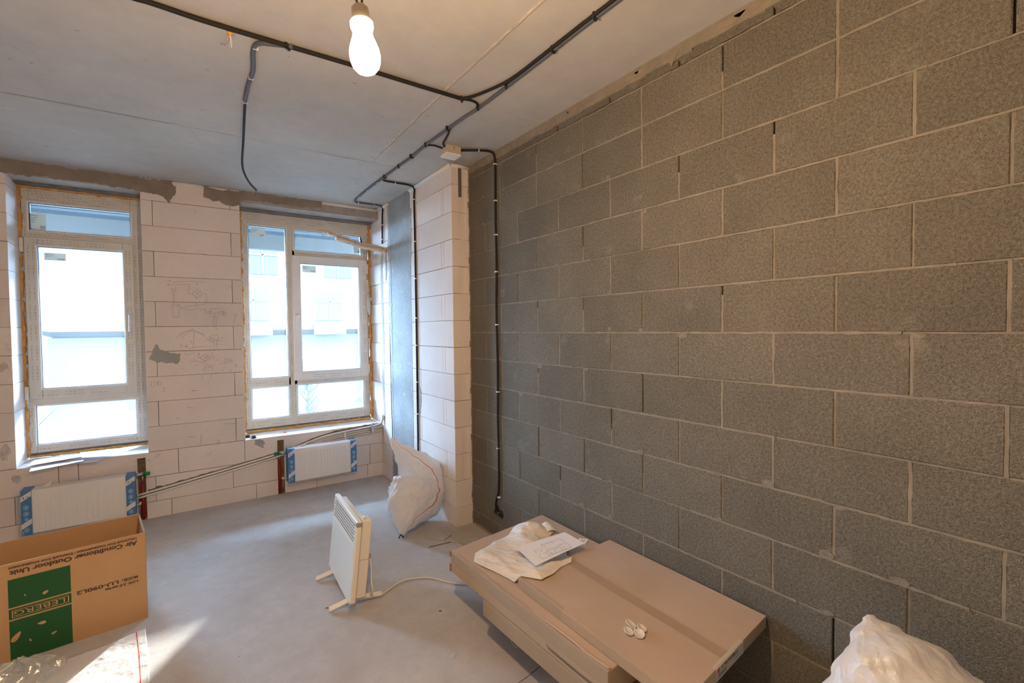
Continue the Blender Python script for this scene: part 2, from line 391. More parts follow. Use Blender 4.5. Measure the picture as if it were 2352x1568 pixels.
# window wall, aerated blocks
mb = MB(); bk = MB(); WD = .34
zl = [0] + [.130+.197*n for n in range(0, 13)] + [ZC]
seg = {}
bt = {0: [-3.34, -2.9, -2.3, -1.881, -1.28, -.78, -.3], 1: [-3.1, -2.765, -2.3, -1.98, -1.451, -.9, -.274], 2: [-3.3, -2.538, -2.431, -1.829, -1.36, -.62]}
NICH = [(-2.092, -2.040), (-1.106, -1.050)]
for n in range(len(zl)-1):
    z0, z1 = zl[n]+(.0016 if n else 0), zl[n+1]-.0016
    if n <= 2:
        segs = [(-3.95, NICH[0][0]), (NICH[0][1], NICH[1][0]), (NICH[1][1], XP+.002)]
        if n == 2:
            # niche only up to z .48: keep simple blocks above it
            pass
        for a, b in segs:
            js = [a]+[j for j in bt[n] if a+.03 < j < b-.03]+[b]
            for p, q in zip(js[:-1], js[1:]):
                block(mb, 1, YW, WD, p+(.0018 if p != a else 0), q-(.0018 if q != b else 0), z0, z1, .0015)
        if n == 2:
            for a, b in NICH: block(mb, 1, YW, WD, a, b, .485, z1, .0005)
    else:
        # left of the left window
        js = [-3.95, -3.35 if n % 2 else -3.05, -2.75]
        for p, q in zip(js[:-1], js[1:]): block(mb, 1, YW, WD, p+.0016, q-(.0016 if q != -2.75 else 0), z0, z1, .0015)
        j = -1.421 if n % 2 == 1 else -1.948
        for p, q in ((-2.02, j), (j, -1.352)): block(mb, 1, YW, WD, p+(.0018 if p == j else 0), q-(.0018 if q == j else 0), z0, z1, .0015)
o = mb.build('wall_window', [m_aac]); tag(o, kind='structure'); wall_window = o
bk.box(-3.95, NICH[0][0]-.002, YW+.006, YW+.33, .004, .519); bk.box(NICH[0][1]+.002, NICH[1][0]-.002, YW+.006, YW+.33, .004, .519); bk.box(NICH[1][1]+.002, XP, YW+.006, YW+.33, .004, .519)
bk.box(-3.95, -2.755, YW+.006, YW+.33, .5, ZC); bk.box(-2.015, -1.357, YW+.006, YW+.33, .5, ZC)
bk.build('thin_bed_joint', m_aacgap, o)
nb = MB()
for a, b in NICH: nb.box(a-.003, b+.003, YW+.045, YW+.1, 0, .487)
nb.build('pipe_chase', m_chase, o)
# lintels
lb = MB()
for a, b in ((-3.95, -2.02), (-1.352, XP+.0005)): lb.box(a, b, YW-.001, YW+.45, 2.566, ZC)
o2 = lb.build('lintel', m_lintel, o)
lb = MB()
for a, b in ((-2.75, -2.02), (-1.352, XP)): lb.box(a, b, YW+.17, YW+.36, 2.556, 2.568)
lb.build('lintel_metal_edge', mat('dark_galvanised', (.14, .15, .15), .5, var=.3, vscale=12), o)
# plaster band along ceiling and smears
def blob(mb, pts, d, ax, val, th=.004, rough=.010, seed=0, mi=0):
    """irregular flat patch on a wall plane, pts list of (a,z) outline; th towards the room"""
    pl = [Vector((p[0], p[1], 0)) for p in pts]; out = []
    n = len(pl)
    for i in range(n):
        a, b = pl[i], pl[(i+1) % n]; k = max(2, int((b-a).length/.008))
        for j in range(k):
            p = a.lerp(b, j/k); out.append((p.x+rough*(1.6*noise.noise(Vector((p.x*25, p.y*25, seed)))+1.2*noise.noise(Vector((p.x*80, p.y*80, seed)))), p.y+rough*(1.6*noise.noise(Vector((p.x*25+9, p.y*25, seed+5)))+1.2*noise.noise(Vector((p.x*80+9, p.y*80, seed+5))))))
    def P(u, z, dd): return (val+dd, u, z) if ax == 0 else (u, val+dd, z)
    mb.face([P(u, z, -th*d) for u, z in out], mi)
    for i in range(len(out)):
        a, b = out[i], out[(i+1) % len(out)]
        mb.face([P(a[0], a[1], -th*d), P(b[0], b[1], -th*d), P(b[0], b[1], .001), P(a[0], a[1], .001)], mi)
pb = MB()
blob(pb, [(-3.9, 2.662), (-3.9, 2.566), (-2.75, 2.568), (-2.4, 2.572), (-2.1, 2.566), (-2.0, 2.55), (-1.88, 2.535), (-1.835, 2.49), (-1.80, 2.55), (-1.79, 2.61), (-1.82, 2.645), (-1.80, 2.662)], 1, 1, YW, seed=1)
blob(pb, [(-1.60, 2.655), (-1.61, 2.60), (-1.585, 2.555), (-1.50, 2.55), (-1.42, 2.52), (-1.35, 2.535), (-1.34, 2.575), (-1.2, 2.60), (-1.05, 2.585), (-.95, 2.595), (-.85, 2.585), (-.74, 2.595), (-.69, 2.62), (-.67, 2.662), (-1.2, 2.662)], 1, 1, YW, seed=2)
pb.build('plaster_band', m_plaster, o)
pb = MB()
blob(pb, [(-1.985, 1.235), (-2.0, 1.265), (-1.975, 1.285), (-1.96, 1.36), (-1.935, 1.355), (-1.915, 1.315), (-1.88, 1.30), (-1.80, 1.29), (-1.79, 1.255), (-1.815, 1.21), (-1.88, 1.225), (-1.95, 1.225)], 1, 1, YW, .003, seed=3)
pb.build('mortar_patch', m_smear, o)
pb = MB()
blob(pb, [(-1.29, .515), (-1.22, .515), (-1.21, .49), (-1.195, .465), (-1.215, .462), (-1.215, .44), (-1.245, .445), (-1.27, .47), (-1.285, .475)], 1, 1, YW, .003, seed=4)
pb.build('mortar_patch', m_smear, o)
sm = MB()
for k in range(36):
    jz = Z0+H*R.randint(-6, 5); jy = .2*R.randint(-8, 9); a_ = R.uniform(.010, .026); b_ = R.uniform(.007, .015); u = R.choice((-1, 1))
    blob(sm, [(jy+u*a_*.8+a_*math.cos(t*.7), jz+b_*.9*u+b_*math.sin(t*.7)) for t in range(9)], 1, 0, -.0004, .0006+.00004*k, .0022, k)
sm.build('pale_mortar_smear', mat('pale_smear', (.20, .182, .146), .95, var=.2, vscale=60, bump=(1, 170, 3)), bpy.data.objects['wall_right'])
# foam rods at the ceiling
fr = MB(); fr.tube([(-1.78, YW-.003, 2.655), (-1.61, YW-.003, 2.655)], .011, 10); fr.tube([(-.68, YW-.004, 2.653), (-.4, YW-.005, 2.653), (-.165, YW-.006, 2.65)], .014, 10)
fr.build('foam_rod', m_foamrod, o, True)
# pier
mb = MB(); PZ = [0, .14] + [.14+.198*k for k in range(1, 12)] + [2.516, 2.645]
gro = MB()
plain = {1, 4, 6, 7, 8, 10}
for n in range(len(PZ)-1):
    z0, z1 = PZ[n]+(.0016 if n else 0), PZ[n+1]-.0016
    js = [YP, 2.145, 2.19, 2.66, 2.775] if n % 2 == 0 else [YP, 2.60, 2.775]
    if n in plain or n == 0:
        for p, q in zip(js[:-1], js[1:]):
            block(mb, 0, XP, .148, p+(.0016 if p != YP else 0), q-(.0016 if q < 2.77 else 0), z0, z1, .0015)
    else:
        block(mb, 0, XP, .060, YP, js[1]-.0016, z0, z1, .0015)
        mb.t = R.random(); mb.box(XP+.062, -.004, YP+.010, js[1]-.0016, z0, z1); mb.box(-.03, -.004, YP+.002, YP+.02, z0, z1)
        for p, q in zip(js[1:-1], js[2:]): block(mb, 0, XP, .148, p+.0016, q-(.0016 if q < 2.77 else 0), z0, z1, .0015)
    # beyond the column up to the outside face
    js = [3.275, 3.60, 3.655, 4.05] if n % 2 else [3.275, 3.52, 4.05]
    for p, q in zip(js[:-1], js[1:]): block(mb, 0, XP+(.008 if q > 3.6 and p > 3.59 and n % 2 else 0), .148, p+.0016, q-.0016, z0, z1, .0015)
o = mb.build('wall_pier', [m_aac]); tag(o, kind='structure'); wall_pier = o
bk = MB(); bk.box(XP+.012, -.002, YP+.014, 2.78, .004, 2.64); bk.box(XP+.012, -.002, 3.27, 4.04, .004, 2.64); bk.build('thin_bed_joint', m_aacgap, o)
cb = MB(); cb.box(XP-.001, 0, 2.777, 3.273, 0, ZC); cb.build('concrete_column', m_column, o)
pb = MB()
blob(pb, [(3.27, 2.66), (3.33, 2.66), (3.30, 2.4), (3.325, 2.28), (3.30, 2.0), (3.32, 1.6), (3.30, 1.2), (3.31, .8), (3.285, .4), (3.29, .02), (3.24, .02), (3.25, 1.0), (3.245, 2.0)], 1, 0, XP, .003, .012, 6)
blob(pb, [(2.80, 2.5), (2.745, 2.5), (2.76, 2.1), (2.79, 2.0), (2.81, 2.2)], 1, 0, XP, .003, .008, 7)
blob(pb, [(2.70, .99), (2.66, 1.01), (2.61, .97), (2.60, .86), (2.64, .74), (2.68, .78), (2.70, .88)], 1, 0, XP, .003, .008, 8)
blob(pb, [(3.40, 2.22), (3.36, 2.20), (3.355, 2.02), (3.385, 1.94), (3.40, 2.05)], 1, 0, XP, .003, .008, 9)
pb.build('mortar_patch', m_smear, o)
pb = MB()   # chased and filled stripe beside the window
blob(pb, [(3.50, 2.22), (3.45, 2.22), (3.48, 2.05), (3.47, 1.4), (3.49, .9), (3.48, .56), (3.53, .56), (3.54, 1.0), (3.52, 1.6), (3.535, 2.05)], 1, 0, XP, .002, .006, 11)
pb.build('filled_chase', mat('filled_chase_plaster', (.40, .36, .34), .9, var=.1), o)
fr = MB(); fr.tube([(XP-.004, YP+.01, 2.652), (XP-.005, 2.3, 2.655), (XP-.004, 2.77, 2.652)], .016, 10); fr.tube([(XP-.004, 3.28, 2.653), (XP-.006, 3.58, 2.653)], .015, 10)
fr.tube([(XP, YP-.002, 2.65), (-.07, YP-.003, 2.652), (-.005, YP, 2.65)], .014, 10); fr.build('foam_rod', m_foamrod, o, True)
tb = MB(); tb.box(-.148, 0, YP+.012, 2.775, 2.64, ZC); tb.box(-.148, 0, 3.275, 4.05, 2.64, ZC); tb.build('top_gap_filler', m_gmortar, o)
sp = MB(); sp.box(-.093, -.068, YP-.004, YP, 2.43, ZC-.004); sp.build('anchor_strip', mat('steel_strip', (.17, .16, .145), .5, metal=.3), o)
db = MB()
for z in (.19, .63, .98, 1.33, 1.95, 2.36): db.box(-.014, -.001, YP-.005, YP+.002, z, z+.045)
db.build('painted_gap', m_chase, o)  # small dark gaps at the pier edge, painted as brown strips
fb = MB(); x = 0
while x < ZC-.06:
    q = .008+.006*noise.noise(Vector((x*14, 0, 0))); fb.box(-q, .001, YP-.004, YP+.012, x, x+.031); x += .03
fb.build('corner_mortar', m_gmortar, o)
# floor, ceiling, remaining walls
fb = MB(); fb.box(-3.95, .2, YN, 4.0, -.15, 0); fl_o = fb.build('floor', m_floor); tag(fl_o, kind='structure')
sb = MB()
def seamline(mb, pts, wd, z, s, amp=.004, nrm=-1):
    P_ = []
    for i in range(len(pts)-1):
        a, b = Vector(pts[i]), Vector(pts[i+1]); n = max(2, int((b-a).length/.02))
        P_ += [a.lerp(b, j/n) for j in range(n)]
    P_.append(Vector(pts[-1])); d = (Vector(pts[-1])-Vector(pts[0])).normalized(); nn = Vector((-d.y, d.x))
    L_ = []; R_ = []
    for p in P_:
        q = p + nn*amp*noise.noise(Vector((p.x*12, p.y*12, s))); ww_ = wd*(.55+.9*abs(noise.noise(Vector((p.x*30, p.y*30, s+3)))))
        L_.append(q+nn*ww_); R_.append(q-nn*ww_)
    for i in range(len(P_)-1):
        f = [(L_[i].x, L_[i].y, z), (L_[i+1].x, L_[i+1].y, z), (R_[i+1].x, R_[i+1].y, z), (R_[i].x, R_[i].y, z)]
        mb.face(f)
seamline(sb, [(-1.2, .37), (-.68, .488), (-.2, .57), (0, .6)], .003, .0006, 1); seamline(sb, [(-.42, 1.98), (-.18, 1.66)], .002, .0006, 3)
sb.build('floor_seam', m_gap, fl_o)
cb = MB(); cb.box(-3.95, .2, YN, 4.2, ZC, ZC+.2); ce_o = cb.build('ceiling', m_conc_ceil); tag(ce_o, kind='structure')
sb = MB(); seamline(sb, [(-.655, -1.2), (-.66, 1.04), (-.64, 2.3)], .0065, ZC-.0012, 5); seamline(sb, [(-.42, 2.33), (-.42, 3.5)], .0025, ZC-.0012, 15)
seamline(sb, [(-.44, 1.12), (-.02, 1.11)], .0045, ZC-.0012, 8); seamline(sb, [(-.24, 1.70), (-.03, 1.70)], .003, ZC-.0012, 9); seamline(sb, [(-.64, 1.70), (-.42, 1.70)], .003, ZC-.0012, 19)
sb.build('ceiling_seam', m_seam, ce_o)
sb = MB(); seamline(sb, [(-3.9, 2.33), (-2.48, 2.317), (-1.5, 2.30), (-.64, 2.31), (-.36, 2.315)], .003, ZC-.0014, 6)
seamline(sb, [(-3.9, 1.09), (-2.0, 1.10), (-.5, 1.108)], .003, ZC-.0012, 14); seamline(sb, [(-.44, 3.05), (-.15, 3.05)], .002, ZC-.0014, 24)
sb.build('ceiling_seam', m_seamd, ce_o)
sb = MB(); seamline(sb, [(-.645, -1.2), (-.65, 1.04), (-.63, 2.3)], .0016, ZC-.0018, 31, .006); sb.build('ceiling_crack', m_seamd, ce_o)
sb = MB()
for k in range(60):
    x, y = R.uniform(-3, -.5), R.uniform(1.2, 3.5); l = R.uniform(.004, .018); a = R.uniform(-.3, .5)
    dx, dy = math.cos(a)*l, math.sin(a)*l; wv = R.uniform(.001, .003)
    sb.face([(x-dx, y-dy, ZC-.001), (x, y-wv, ZC-.001), (x+dx, y+dy, ZC-.001), (x, y+wv, ZC-.001)])
tag(sb.build('ceiling_pit', m_gap, ce_o), kind='stuff')
wb = MB(); wb.box(-4.1, -3.95, YN, 4.0, 0, ZC); tag(wb.build('wall_left', m_aac), kind='structure')
wb = MB(); wb.box(-4.1, .2, YN-.15, YN, 0, ZC); tag(wb.build('wall_near', m_aac), kind='structure')
# loose crumbs on the floor
sb = MB()
for k in range(200):
    x, y = R.uniform(-2.2, -.1), R.uniform(.4, 3.5); s = R.uniform(.0006, .0022)
    sb.tube([(x, y, s*.3), (x+s*R.uniform(.8, 2.2), y+s*R.uniform(-1, 1), s*.5)], s*.6, 5)
crumbs = sb.build('floor_crumb', mat('grit', (.16, .14, .12), .9)); tag(crumbs, 'dark crumbs and grit scattered over the bare screed floor', 'debris', kind='stuff')

# ------------------------------------------------------------------ windows
def squiggle(mb, O, ex, ez, s, n, y):
    """worn print on protective film: a run of small blurred letter shapes; O (x,z)"""
    r_ = random.Random(n); x = 0
    def P(a, b): return (O[0]+ex[0]*a+ez[0]*b, y, O[1]+ex[1]*a+ez[1]*b)
    for wlen in (2, 3, 4, 2, 2):
        for k in range(wlen):
            h = s*(.9 if k else 1.15); wd = s*.62
            if k == 0:
                mb.face([P(x, h*.25), P(x+wd*.5, h*.25), P(x+wd*.5, h*.9), P(x, h*.7)])
                mb.face([P(x+wd*.5, h*.7), P(x+wd, h*.55), P(x+wd, h*.8), P(x+wd*.5, h*.95)])
            else:
                mb.face([P(x, 0), P(x+wd*.22, 0), P(x+wd*.22, h*.75), P(x, h*.75)])
                mb.face([P(x, h*.55), P(x+wd*.8, h*.55), P(x+wd*.8, h*.75), P(x, h*.75)])
                if r_.random() < .6: mb.face([P(x+wd*.6, 0), P(x+wd*.8, 0), P(x+wd*.8, h*.6), P(x+wd*.6, h*.6)])
            x += wd
        x += s*1.1
    return x
def rect_ring(mb, x0, x1, z0, z1, wl, wr, wb_, wt, y0, y1, mi=0):
    mb.box(x0, x0+wl, y0, y1, z0, z1, mi); mb.box(x1-wr, x1, y0, y1, z0, z1, mi)
    mb.box(x0+wl, x1-wr, y0, y1, z0, z0+wb_, mi); mb.box(x0+wl, x1-wr, y0, y1, z1-wt, z1, mi)
def foam_run(mb, pts, r0, s):
    P_ = []
    for i in range(len(pts)-1):
        a, b = Vector(pts[i]), Vector(pts[i+1]); n = max(2, int((b-a).length/.012)); P_ += [a.lerp(b, j/n) for j in range(n)]
    P_.append(Vector(pts[-1]))
    rr = [r0*(.8+.55*noise.noise(Vector((p.x*22, p.z*22, s)))+.25*noise.noise(Vector((p.x*70, p.z*70, s+4)))) for p in P_]
    P_ = [p+Vector((0, -.004*noise.noise(Vector((p.x*30, p.z*30, s+9))), 0)) for p in P_]
    mb.tube(P_, rr, 8, wob=.5)
def make_window(name, x0, x1, z0, z1, panes, sash, mull, X0, X1, filmsash=True):
    """panes: list of (x0,x1,z0,z1) daylight openings; sash: (outer rect); mull list of boxes"""
    W = empty(name, ((x0+x1)/2, YF, z0)); W['kind'] = 'structure'
    inv = Matrix.Translation(-Vector(W.location))
    def B(mb, nm, mt, **k): mb.xf(inv); return mb.build(nm, mt, W, **k)
    f = MB(); y0, y1 = YF, YF+.07
    # frame members as one lattice: outer ring and bars
    rect_ring(f, x0, x1, z0, z1, *mull['ring'], y0, y1)
    for b in mull['bars']: f.box(b[0], b[1], y0+.0005, y1-.0005, b[2], b[3])
    B(f, 'window_frame', m_pvcfilm, bevel=.004)
    g = MB()
    for (a, b, c, d) in mull['fixed']:
        rect_ring(g, a-.012, b+.012, c-.012, d+.012, .012, .012, .012, .012, YF-.0035, YF+.03)
    B(g, 'glazing_bead', m_pvc, bevel=.003)
    g = MB()
    for (a, b, c, d) in mull['fixed']: rect_ring(g, a-.001, b+.001, c-.001, d+.001, .004, .004, .004, .004, YF+.004, YF+.034)
    sx0, sx1, sz0, sz1 = sash; px0, px1, pz0, pz1 = mull['sashpane']
    rect_ring(g, px0-.001, px1+.001, pz0-.001, pz1+.001, .004, .004, .004, .004, YF-.016, YF+.02)
    B(g, 'gasket', m_gasket)
    s = MB(); rect_ring(s, sx0, sx1, sz0, sz1, px0-sx0, sx1-px1, pz0-sz0, sz1-pz1, YF-.022, YF+.045)
    B(s, 'sash', m_pvcfilm if filmsash else m_pvc, bevel=.005)
    g = MB(); rect_ring(g, px0-.012, px1+.012, pz0-.012, pz1+.012, .012, .012, .012, .012, YF-.026, YF); B(g, 'sash_bead', m_pvc, bevel=.003)
    for (a, b, c, d) in mull['fixed']:
        g = MB(); g.box(a, b, YF+.030, YF+.034, c, d); B(g, 'pane', m_glass)
    g = MB(); g.box(px0, px1, YF+.012, YF+.016, pz0, pz1); B(g, 'pane', m_glass)
    # outer rebate profile below frame
    g = MB(); g.box(x0, x1, YF+.005, YF+.065, z0-.03, z0); B(g, 'sub_sill_profile', m_gprof)
    # print on film
    p = MB(); k = 0
    def hrun(xa, xb, z, y, gap=.055, s=.0085, up=1):
        nonlocal k; x = xa
        while x < xb-.10:
            k += 1
            if R.random() < .93: squiggle(p, (x, z), (1, 0), (0, 1), s, k, y)
            x += .12+gap
    def vrun(x, za, zb, y, s=.0085, gap=.03):
        nonlocal k; z = zb
        while z > za+.10:
            k += 1; squiggle(p, (x, z), (0, -1), (1, 0), s, k, y); z -= .12+gap
    yf = YF-.0012; t = z1
    top = mull['ring'][3]
    for i, dz in enumerate((.018, .038, .058, .080)):
        if dz < top-.02: hrun(x0+.03+(.03*i) % .09, x1-.02, t-dz-.006, yf)
    bot = mull['ring'][2]
    for i, dz in enumerate((.022, .048)): hrun(x0+.05+.04*i, x1-.03, z0+dz, yf)
    for xx in mull['vprint']: vrun(xx, z0+.06, z1-.14, yf)
    for (xa, xb, zz) in mull['hprint']: hrun(xa, xb, zz, yf)
    if filmsash:
        for xx in (sx0+.018, sx0+.045, sx1-.03, sx1-.05): vrun(xx, sz0+.05, sz1-.06, YF-.0232)
        for zz in (sz1-.025, sz1-.045, sz0+.018, sz0+.04): hrun(sx0+.05, sx1-.06, zz, YF-.0232, .03)
    else:
        for xx in (sx1-.045, sx1-.028): vrun(xx, sz0+.05, sz1-.06, YF-.0232)
        for zz in (sz0+.018, sz0+.04): hrun(sx0+.18, sx1-.06, zz, YF-.0232, .03)
    p.xf(inv); tag(p.build('film_print', m_print, W), kind='stuff')
    # foam
    fm = MB(); q = .004
    foam_run(fm, [(x0-.012, YF-q, z0-.02), (x0-.012, YF-q, z1+.012), (x1+.012, YF-q, z1+.012), (x1+.012, YF-q, z0-.02)], .019, X0*7)
    foam_run(fm, [(x0, YF-.012, z0-.022), (x1, YF-.012, z0-.022)], .013, X0*3)
    fm.xf(inv); fm.build('expanding_foam', m_foam, W, True)
    # handle
    hx, hz = mull['handle']; h = MB()
    h.box(hx-.014, hx+.014, YF-.034, YF-.022, hz-.035, hz+.035)
    h.tube([(hx, YF-.03, hz), (hx, YF-.062, hz)], .009, 10)
    h.tube(smoothpts([(hx, YF-.060, hz+.008), (hx, YF-.066, hz-.02), (hx-.002, YF-.058, hz-.075), (hx-.004, YF-.055, hz-.125)], 4), [.011]*5+[.009]*4+[.010]*4, 10)
    h.xf(inv); h.build('window_handle', m_white, W, True)
    # anchors, hinges
    for hz in mull['hinges']:
        g = MB(); g.box(hz[0]-.011, hz[0]+.011, YF-.030, YF-.004, hz[1]-.05, hz[1]+.05); B(g, 'hinge_cover', m_white, bevel=.004)
    return W, inv
def sticker(W, inv, x, z, wd, ht, y, ang=0, dark=True):
    g = MB(); g.box(0, wd, -.0004, 0, 0, ht); g.xf(inv @ Matrix.Translation((x, y, z)) @ Matrix.Rotation(ang, 4, 'Y')); s = g.build('pane_sticker', m_sticker, W)
    g = MB()
    for i in range(12): g.box(wd*.62+i*wd*.028, wd*.62+i*wd*.028+wd*(.012 if i % 3 else .02), -.0008, -.0004, ht*.08, ht*.30)
    for i in range(4): g.box(wd*.06, wd*(.5-.07*i), -.0008, -.0004, ht*(.85-.13*i), ht*(.88-.13*i))
    g.xf(inv @ Matrix.Translation((x, y, z)) @ Matrix.Rotation(ang, 4, 'Y')); g.build('barcode', m_print, s)
lw, inv = make_window('window_1', -2.735, -2.022, .565, 2.545, None, (-2.724, -2.091, .975, 2.182), dict(
    ring=(.040, .082, .062, .105), bars=[(-2.70, -2.10, 2.178, 2.238), (-2.70, -2.10, .92, .98)],
    fixed=[(-2.695, -2.104, 2.238, 2.440), (-2.695, -2.104, .628, .920)], sashpane=(-2.652, -2.160, 1.050, 2.116),
    handle=(-2.122, 1.595), vprint=[-2.722, -2.085, -2.06, -2.04], hprint=[(-2.69, -2.1, 2.20), (-2.6, -2.1, 2.22)], hinges=[(-2.737, 2.12), (-2.737, 1.02)]), -2.75, -2.02)
sticker(lw, inv, -2.692, 2.242, .085, .125, YF+.028)
sticker(lw, inv, -2.62, 2.02, .12, .055, YF+.009)
rw, inv2 = make_window('window_2', -1.318, -.165, .560, 2.575, None, (-.900, -.186, .985, 2.190), dict(
    ring=(.055, .066, .085, .137), bars=[(-.951, -.872, .60, 2.5), (-1.28, -.93, .940, 1.025), (-.9, -.2, .942, .99), (-.9, -.2, 2.185, 2.240)],
    fixed=[(-1.263, -.951, 1.025, 2.438), (-1.263, -.951, .645, .935), (-.872, -.232, 2.240, 2.437), (-.872, -.232, .650, .940)],
    sashpane=(-.828, -.270, 1.064, 2.116), handle=(-.870, 1.60), vprint=[-1.30, -1.28, -.925, -.90, -.185, -.205],
    hprint=[(-1.25, -.95, .975), (-.8, -.2, .96), (-.8, -.2, 2.205)], hinges=[(-.183, 2.10), (-.183, 1.06)]), -1.352, -.148, filmsash=False)
sticker(rw, inv2, -1.235, 2.345, .115, .075, YF+.028)
sticker(rw, inv2, -.300, 2.265, .06, .09, YF+.028, 0)
sticker(rw, inv2, -.805, 2.035, .125, .065, YF+.009)
for (x, z) in ((-1.02, .80), (-.80, .82)): sticker(rw, inv2, x, z, .018, .05, YF+.028)
for (x, z) in ((-2.69, .86),): pass
# torn film flap on the right sash
V, Fc = coons([(-.20, 1.68, 0), (-.165, 1.60, 0)], [(-.165, 1.60, 0), (-.155, 1.85, 0), (-.18, 1.98, 0)], [(-.205, 2.0, 0), (-.18, 1.98, 0)], [(-.20, 1.68, 0), (-.198, 1.8, 0), (-.205, 2.0, 0)], 6, 16, lambda p, u, v: .02*math.sin(v*7)*u+.012)
V = [(a, YF-.024-c, b) for a, b, c in V]
V = [tuple(Vector(v)-Vector(rw.location)) for v in V]; sheet('torn_film', V, Fc, m_pvcfilm, rw, .0005)
# outer reveals so that the sun is cut as by a thick wall
ob = MB()
for a, b in ((-4.3, -2.77), (-2.0, -1.37), (-.13, 1.2)): ob.box(a, b, 4.06, 4.16, -.6, 3.2)
ob.box(-4.3, 1.2, 4.06, 4.16, -.6, .50); ob.box(-4.3, 1.2, 4.06, 4.16, 2.455, 3.2)
fo = ob.build('wall_outside', mat('outer_render', (.10, .12, .14), .9)); tag(fo, kind='structure')

# ------------------------------------------------------------------ things on the sills
def paper(name, quad, zf, mt=m_paper, n=14, th=.0004, parent=None):
    a, b, c, d = [Vector((q[0], q[1], 0)) for q in quad]
    V, Fc = coons([a, b], [b, c], [d, c], [a, d], n, n, zf); return sheet(name, V, Fc, mt, parent, th)
SZ = .5235
g1 = paper('paper_sheet', [(-2.64, 3.545), (-2.31, 3.47), (-2.27, 3.66), (-2.62, 3.78)], lambda p, u, v: SZ+.001+max(0, (YW-p.y))*.0+.001)
tag(g1, 'white paper sheet lying at the bottom of the pile on the left windowsill', 'paper', 'papers on the left windowsill')
def dz(p): return -.10*max(0, YW-p.y)
V, Fc = coons([(-2.655, 3.42, 0), (-2.39, 3.50, 0)], [(-2.39, 3.50, 0), (-2.40, 3.66, 0)], [(-2.68, 3.62, 0), (-2.40, 3.66, 0)], [(-2.655, 3.42, 0), (-2.68, 3.62, 0)], 12, 12, lambda p, u, v: SZ+.004+.010*u*(1-v))
p0 = sheet('paper_sheet', V, Fc, m_paper, None, .0004)
tag(p0, 'white sheet with a small red mark overhanging the left windowsill, under the others', 'paper', 'papers on the left windowsill')
g = MB(); z = SZ+.0105; g.tube([(-2.53, 3.52, z), (-2.47, 3.535, z+.001), (-2.465, 3.56, z+.001)], .0012, 5); g.tube([(-2.53, 3.52, z), (-2.525, 3.55, z)], .0012, 5); g.build('red_mark', m_red, p0)
V, Fc = coons([(-2.69, 3.55, 0), (-2.39, 3.60, 0)], [(-2.39, 3.60, 0), (-2.44, 3.80, 0)], [(-2.69, 3.74, 0), (-2.44, 3.80, 0)], [(-2.69, 3.55, 0), (-2.69, 3.74, 0)], 12, 12, lambda p, u, v: SZ+.018+.012*(1-v)*u)
p1 = sheet('paper_sheet', V, Fc, m_paper, None, .0004); tag(p1, 'printed plan sheet on top at the left end of the left windowsill', 'paper', 'papers on the left windowsill')
V, Fc = coons([(-2.40, 3.53, 0), (-2.17, 3.475, 0)], [(-2.17, 3.475, 0), (-2.075, 3.63, 0)], [(-2.44, 3.74, 0), (-2.075, 3.63, 0)], [(-2.40, 3.53, 0), (-2.44, 3.74, 0)], 12, 12, lambda p, u, v: SZ+.034+.012*u)
p2 = sheet('paper_sheet', V, Fc, m_paper, None, .0004); tag(p2, 'white sheet fanned out to the right on the left windowsill, its corner overhanging', 'paper', 'papers on the left windowsill')
for i, (x, y) in enumerate(((-1.325, 3.70), (-1.285, 3.635))):
    c = empty('plastic_plug', (x, y, .5195)); g = MB(); g.lathe([(.020, 0), (.021, .004), (.017, .008), (.016, .022), (.012, .025)], seg=20); g.build('plug_body', m_clip, c, True)
    g = MB(); g.lathe([(.026, 0), (.026, .004)], seg=20); g.build('flange', m_clip, c, True)
    tag(c, ('black round plastic cap at the left end of the right windowsill, nearer the frame', 'black round plastic cap on the front edge of the right windowsill')[i], 'cap', 'black caps on the right windowsill')
g = MB(); g.tube([(-1.03, 3.73, .525), (-1.018, 3.70, .525)], .005, 8); mk = g.build('marker_stub', m_red, None, True); tag(mk, 'small red plug lying on the right windowsill under the foam', 'plug')

